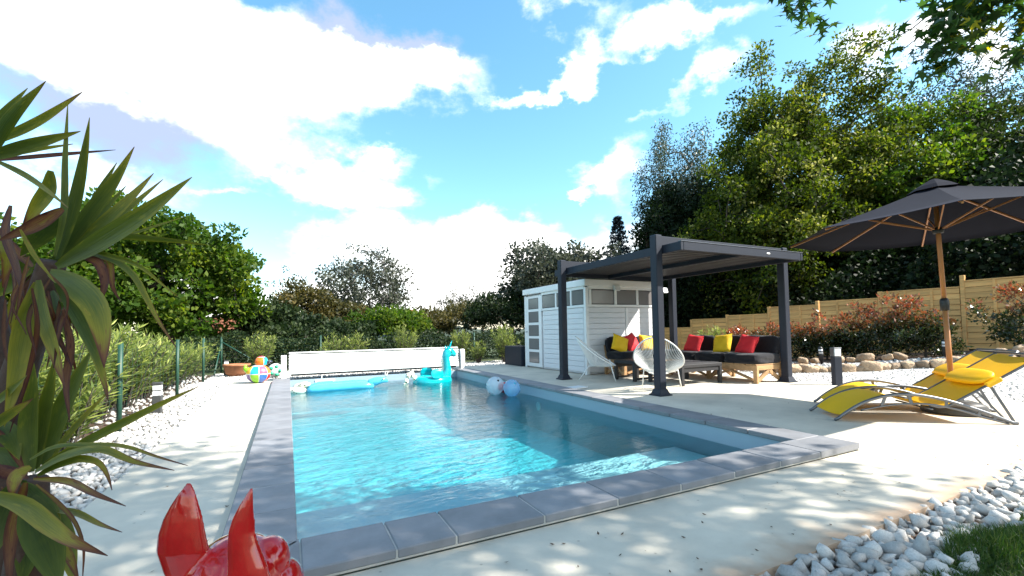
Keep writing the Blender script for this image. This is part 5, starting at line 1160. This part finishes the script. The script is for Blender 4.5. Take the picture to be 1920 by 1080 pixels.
wood_tree('dark leafy tree at the right edge above the parasol', 'hornbeam_tree', 1880, 200, 19, 220, 26000, L_mid, M_bark, 89, vb=600, ncl=150)
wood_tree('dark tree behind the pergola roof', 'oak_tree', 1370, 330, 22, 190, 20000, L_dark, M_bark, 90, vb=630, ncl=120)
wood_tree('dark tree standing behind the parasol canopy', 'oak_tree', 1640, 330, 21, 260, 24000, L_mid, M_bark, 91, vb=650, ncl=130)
wood_tree('dark rounded tree between the spruce and the pergola', 'oak_tree', 1256, 325, 25, 105, 13000, L_dark, M_bark, 92, vb=620, ncl=110)
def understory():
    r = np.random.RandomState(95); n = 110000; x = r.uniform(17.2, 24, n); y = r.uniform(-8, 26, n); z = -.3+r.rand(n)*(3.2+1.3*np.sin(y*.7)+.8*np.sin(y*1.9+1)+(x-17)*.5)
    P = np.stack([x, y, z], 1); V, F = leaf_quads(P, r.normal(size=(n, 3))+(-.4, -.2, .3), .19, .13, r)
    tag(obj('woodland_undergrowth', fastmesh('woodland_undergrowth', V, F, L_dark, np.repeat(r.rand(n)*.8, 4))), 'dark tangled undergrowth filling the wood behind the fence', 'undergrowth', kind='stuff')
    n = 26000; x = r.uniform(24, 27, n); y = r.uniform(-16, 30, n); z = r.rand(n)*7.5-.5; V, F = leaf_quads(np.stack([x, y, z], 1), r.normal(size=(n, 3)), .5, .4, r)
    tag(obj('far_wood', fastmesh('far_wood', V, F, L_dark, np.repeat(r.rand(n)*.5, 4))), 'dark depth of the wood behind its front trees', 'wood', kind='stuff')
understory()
# oleanders: upright canes with narrow leaves
def oleander(label, x, y, h, w, ncane, seed, z=ZG, group='oleanders along the wire fence', dense=1.0, mat=None):
    r = np.random.RandomState(seed); t = thing('oleander_shrub', label, 'shrub', (x, y, z), 0, group); mb = MB(); P = []; D = []; T = []
    for k in range(ncane):
        a = r.uniform(0, 6.28); q = r.rand()**.6; e = np.array([math.cos(a)*w*q, math.sin(a)*w*q, h*r.uniform(.62, 1.05)*(1-.22*q)]); b = np.array([math.cos(a)*w*.25*q, math.sin(a)*w*.25*q, 0]); pts = spline([b, (b+e)/2+np.array([0, 0, h*.06]), e], 9)
        mb.tube(pts, np.linspace(.009, .004, 9), 5, False); m = int(42*dense*h)
        for i in range(m):
            s = .12+.88*r.rand()**.75; f = s*8; j = min(int(f), 7); p = pts[j]*(1-(f-j))+pts[j+1]*(f-j); ax = pts[min(j+1, 8)]-pts[j]; ax /= np.linalg.norm(ax); d = r.normal(size=3); d -= ax*(d @ ax); d /= np.linalg.norm(d); u = r.uniform(.5, 1.0)+.6*max(0, s-.8)*5
            P.append(p); D.append(d+ax*u); T.append(.15+.55*r.rand()+.35*max(0, s-.75)*3)
    mb.build('cane', M_bark, t); V, F = leaf_quads(np.array(P), np.array(D), r.uniform(.09, .15, len(P)), r.uniform(.014, .023, len(P)), r, .2)
    obj('foliage', fastmesh('foliage', V, F, mat or L_ole, np.repeat(np.clip(T, 0, 1), 4)), t)
names = ['oleander nearest the viewer behind the yucca leaves', 'second oleander along the wire fence behind the yucca', 'tall oleander left of the first clear fence post', 'tall oleander between the bollard light and the fence', 'oleander right behind the second fence post', 'oleander between the second and third fence posts', 'oleander at the third fence post', 'oleander just beyond the third fence post', 'oleander close to the far fence corner', 'last oleander at the far fence corner']
for k, y in enumerate((1.6, 2.9, 4.1, 5.2, 6.3, 7.3, 8.4, 9.6, 10.9, 12.2)):
    oleander(names[k], -2.28, y, (1.25, 1.3, 1.25, 1.36, 1.18, 1.16, 1.10, 1.05, .98, .98)[k], .62, (46, 50, 60, 64, 60, 54, 46, 40, 34, 30)[k], 100+k, dense=1.15)
oleander('small oleander at the foot of the near fence post', -1.9, 3.3, .65, .38, 26, 115, dense=1.2)
for k, (x, y, h, w, n, lab) in enumerate([(-.75, 12.3, 1.15, .5, 40, 'oleander behind the patchwork duck'), (1.25, 12.2, 1.05, .45, 30, 'oleander behind the left part of the pool cover'), (1.9, 12.3, 1.1, .45, 30, 'oleander behind the middle of the pool cover'), (3.35, 12.2, 1.35, .42, 32, 'tall oleander behind the right part of the pool cover'), (5.25, 12.0, 1.2, .36, 26, 'oleander standing clear right of the pool cover'), (5.7, 11.6, .75, .34, 24, 'low oleander in the white stones left of the planter'), (6.55, 11.3, 1.25, .5, 44, 'bushy oleander rising behind the tall planter')]):
    oleander(lab, x, y, h, w, n, 130+k, group='oleanders behind the pool', dense=.9)
oleander('variegated oleander between the pergola posts behind the sofas', 10.9, 6.55, 1.15, .55, 40, 141, -.1, None, 1.0)
def hedge():
    r = np.random.RandomState(150); t = thing('laurel_hedge', 'dark laurel hedge along the back fence', 'hedge', (3.5, 13.9, -.2)); n = 26000
    x = r.uniform(-7.0, 7.5, n); y = r.normal(0, .38, n); h = 1.05+.14*np.sin(x*2.1)+.1*np.sin(x*5+1); z = h*r.rand(n)**.7+.05
    V, F = leaf_quads(np.stack([x, y, z], 1), r.normal(size=(n, 3))+(0, -.5, .5), .10, .05, r); obj('foliage', fastmesh('foliage', V, F, L_laur, np.repeat(r.rand(n), 4)), t)
    mb = MB()
    for k in range(24): xx = -6.8+k*.6; mb.tube([(xx, 0, 0), (xx+r.normal(0, .1), r.normal(0, .1), .8)], [.02, .008], 5, False)
    mb.build('stem', M_bark, t)
hedge()
def photinia(label, x, y, h, w, seed, n=2600):
    z = float(terr(x, y)); 
    def tone(P, r): s = (P[:, 2]-z)/h; return np.clip(.12+.30*r.rand(len(P))+.55*np.clip((s-.45)/.55, 0, 1)*r.uniform(.4, 1.2, len(P)), 0, 1)
    tree('photinia_shrub', label, (x, y, z), (x, y, z+h*.3), (x, y, z+h*.52), (w, w*.85, h*.52), 42, n, .085, .042, (.2, .2, .2), L_phot, M_bark, .03, seed, 'photinias along the wooden fence', tip=.004, cat='shrub', tone=tone, low=-.8, up=.7, lob=.35)
for k, (x, y, h, w, lab) in enumerate([(13.4, 7.7, 1.15, .55, 'photinia behind the yellow pillow of the long sofa'), (13.5, 6.75, 1.2, .6, 'photinia behind the right end of the long sofa'), (13.4, 5.75, 1.2, .62, 'photinia just right of the front right pergola post'), (13.5, 4.95, 1.12, .6, 'photinia above the spike light left of the bollard'), (13.5, 4.2, 1.3, .62, 'photinia behind the bollard light'), (13.55, 3.5, 1.42, .62, 'reddest photinia left of the parasol pole'), (13.6, 2.8, 1.4, .6, 'photinia right behind the parasol pole'), (14.0, 1.25, 1.55, .72, 'large red photinia at the right edge of the picture')]):
    photinia(lab, x, y, h*.84, w, 160+k, 3200)

# ------------------------------------------------------------------ maple overhead: its boughs show at the top right, its crown shades the near end
def maple():
    r = np.random.RandomState(200); base = np.array([7.2, -7.6, -.1]); t = thing('maple_tree', 'maple reaching its leafy boughs into the top right corner', 'tree', tuple(base))
    # palmate leaf, five pointed lobes
    ang = np.radians([-90, -62, -35, -12, 12, 38, 62, 78, 90, 102, 118, 142, 168, 192, 215, 242]); rad = np.array([.12, .34, .22, .62, .30, .92, .42, .55, 1.0, .55, .42, .92, .30, .62, .22, .34])
    tpl = np.stack([np.cos(ang)*rad, np.sin(ang)*rad, -.10*rad**2], 1)*.5; tpl = np.concatenate([[[0, 0, .02]], tpl]); nv = len(tpl); tf = np.array([[0, i, i % (nv-1)+1] for i in range(1, nv)])
    cc = np.array([4.35, -5.2, 5.6]); CP = crown_pts(cc, (4.3, 3.7, 1.7), 430, r, .22, .1)
    def px(P):
        q = P-CAM; d = q @ AZ; return 960+FPX*(q @ AX)/d, PPY-FPX*(q @ AY)/d, d
    u, v, d = px(CP); CP = CP[~((d > 0) & (v > -130) & (u < 2150))]
    tw = []; sp = []
    def twig(pts, dd, n, spread, s=.10):
        P = spline([at(a, b, c) for (a, b), c in zip(pts, dd)], 14); tw.append(P); 
        if n:
            i = r.randint(6, 14, n); sp.append(np.c_[P[i]+r.normal(0, spread, (n, 3)), np.full(n, s)])
    twig([(1830, -160), (1790, -40), (1700, 60), (1600, 105)], [4.6, 4.3, 4.2, 4.3], 10, .05); twig([(1900, -140), (1830, -20), (1760, 40), (1690, 95)], [4.4, 4.2, 4.1, 4.1], 12, .06)
    twig([(1560, -150), (1520, -60), (1505, 0), (1525, 45)], [4.3, 4.1, 4.0, 4.0], 80, .09, .10); twig([(1520, -120), (1480, -40), (1465, 10)], [4.3, 4.1, 4.0], 30, .06, .10)
    twig([(1880, -120), (1840, -20), (1790, 40), (1765, 110)], [4.2, 4.0, 3.9, 3.9], 330, .14, .10); twig([(1890, -100), (1850, -10), (1840, 25)], [4.1, 4.0, 3.95], 190, .16, .10); twig([(2000, -60), (1960, 20), (1915, 90)], [4.0, 3.8, 3.7], 90, .09, .10)
    twig([(1700, -120), (1690, -30), (1688, 5)], [4.3, 4.2, 4.2], 5, .04)
    n = 30000; k = r.randint(len(CP), size=n); off = r.normal(size=(n, 3)); off /= np.linalg.norm(off, axis=1)[:, None]; P = CP[k]+off*(r.rand(n)**.5)[:, None]*np.array([.6, .6, .35]); S = r.uniform(.085, .13, n)
    u, v, d = px(P); ok = ~((d > 0) & (v > -40) & (u < 2000)); P, S = P[ok], S[ok]; Q = np.concatenate(sp); P = np.concatenate([P, Q[:, :3]]); S = np.concatenate([S, Q[:, 3]*r.uniform(.8, 1.2, len(Q))]); n = len(P)
    a = r.uniform(0, 6.28, n); tx = r.normal(0, .55, n)+.35; ty = r.normal(0, .5, n); ca, sa = np.cos(a), np.sin(a); Vt = np.repeat(tpl[None], n, 0)*S[:, None, None]*1.7
    y2 = Vt[:, :, 1]*np.cos(tx)[:, None]-Vt[:, :, 2]*np.sin(tx)[:, None]; z2 = -np.abs(Vt[:, :, 1])*0+Vt[:, :, 1]*-np.sin(tx)[:, None]+Vt[:, :, 2]*np.cos(tx)[:, None]; x2 = Vt[:, :, 0]; z3 = z2+x2*np.sin(ty)[:, None]; X = x2*ca[:, None]-y2*sa[:, None]; Y = x2*sa[:, None]+y2*ca[:, None]
    V = np.stack([X, Y, z3], -1)+P[:, None, :]-base; F = (tf[None]+(np.arange(n)*nv)[:, None, None]).reshape(-1, 3)
    tn = r.rand(n)*.8; tn[-len(Q):] = np.where(r.rand(len(Q)) < .08, 1.0, tn[-len(Q):])
    obj('crown', fastmesh('crown', V.reshape(-1, 3), F, L_map, np.repeat(tn, nv)), t)
    V, F = skeleton(base, base+np.array([-1.2, 1.0, 4.2]), np.concatenate([CP, np.array([w[0] for w in tw])]), r, .20, .008); obj('trunk', fastmesh('trunk', V-base, F, M_bark, smooth=True), t)
    mb = MB()
    for w in tw: mb.tube(w-base, np.linspace(.011, .004, 14), 6, False)
    mb.build('bough', M_bark, t)
maple()
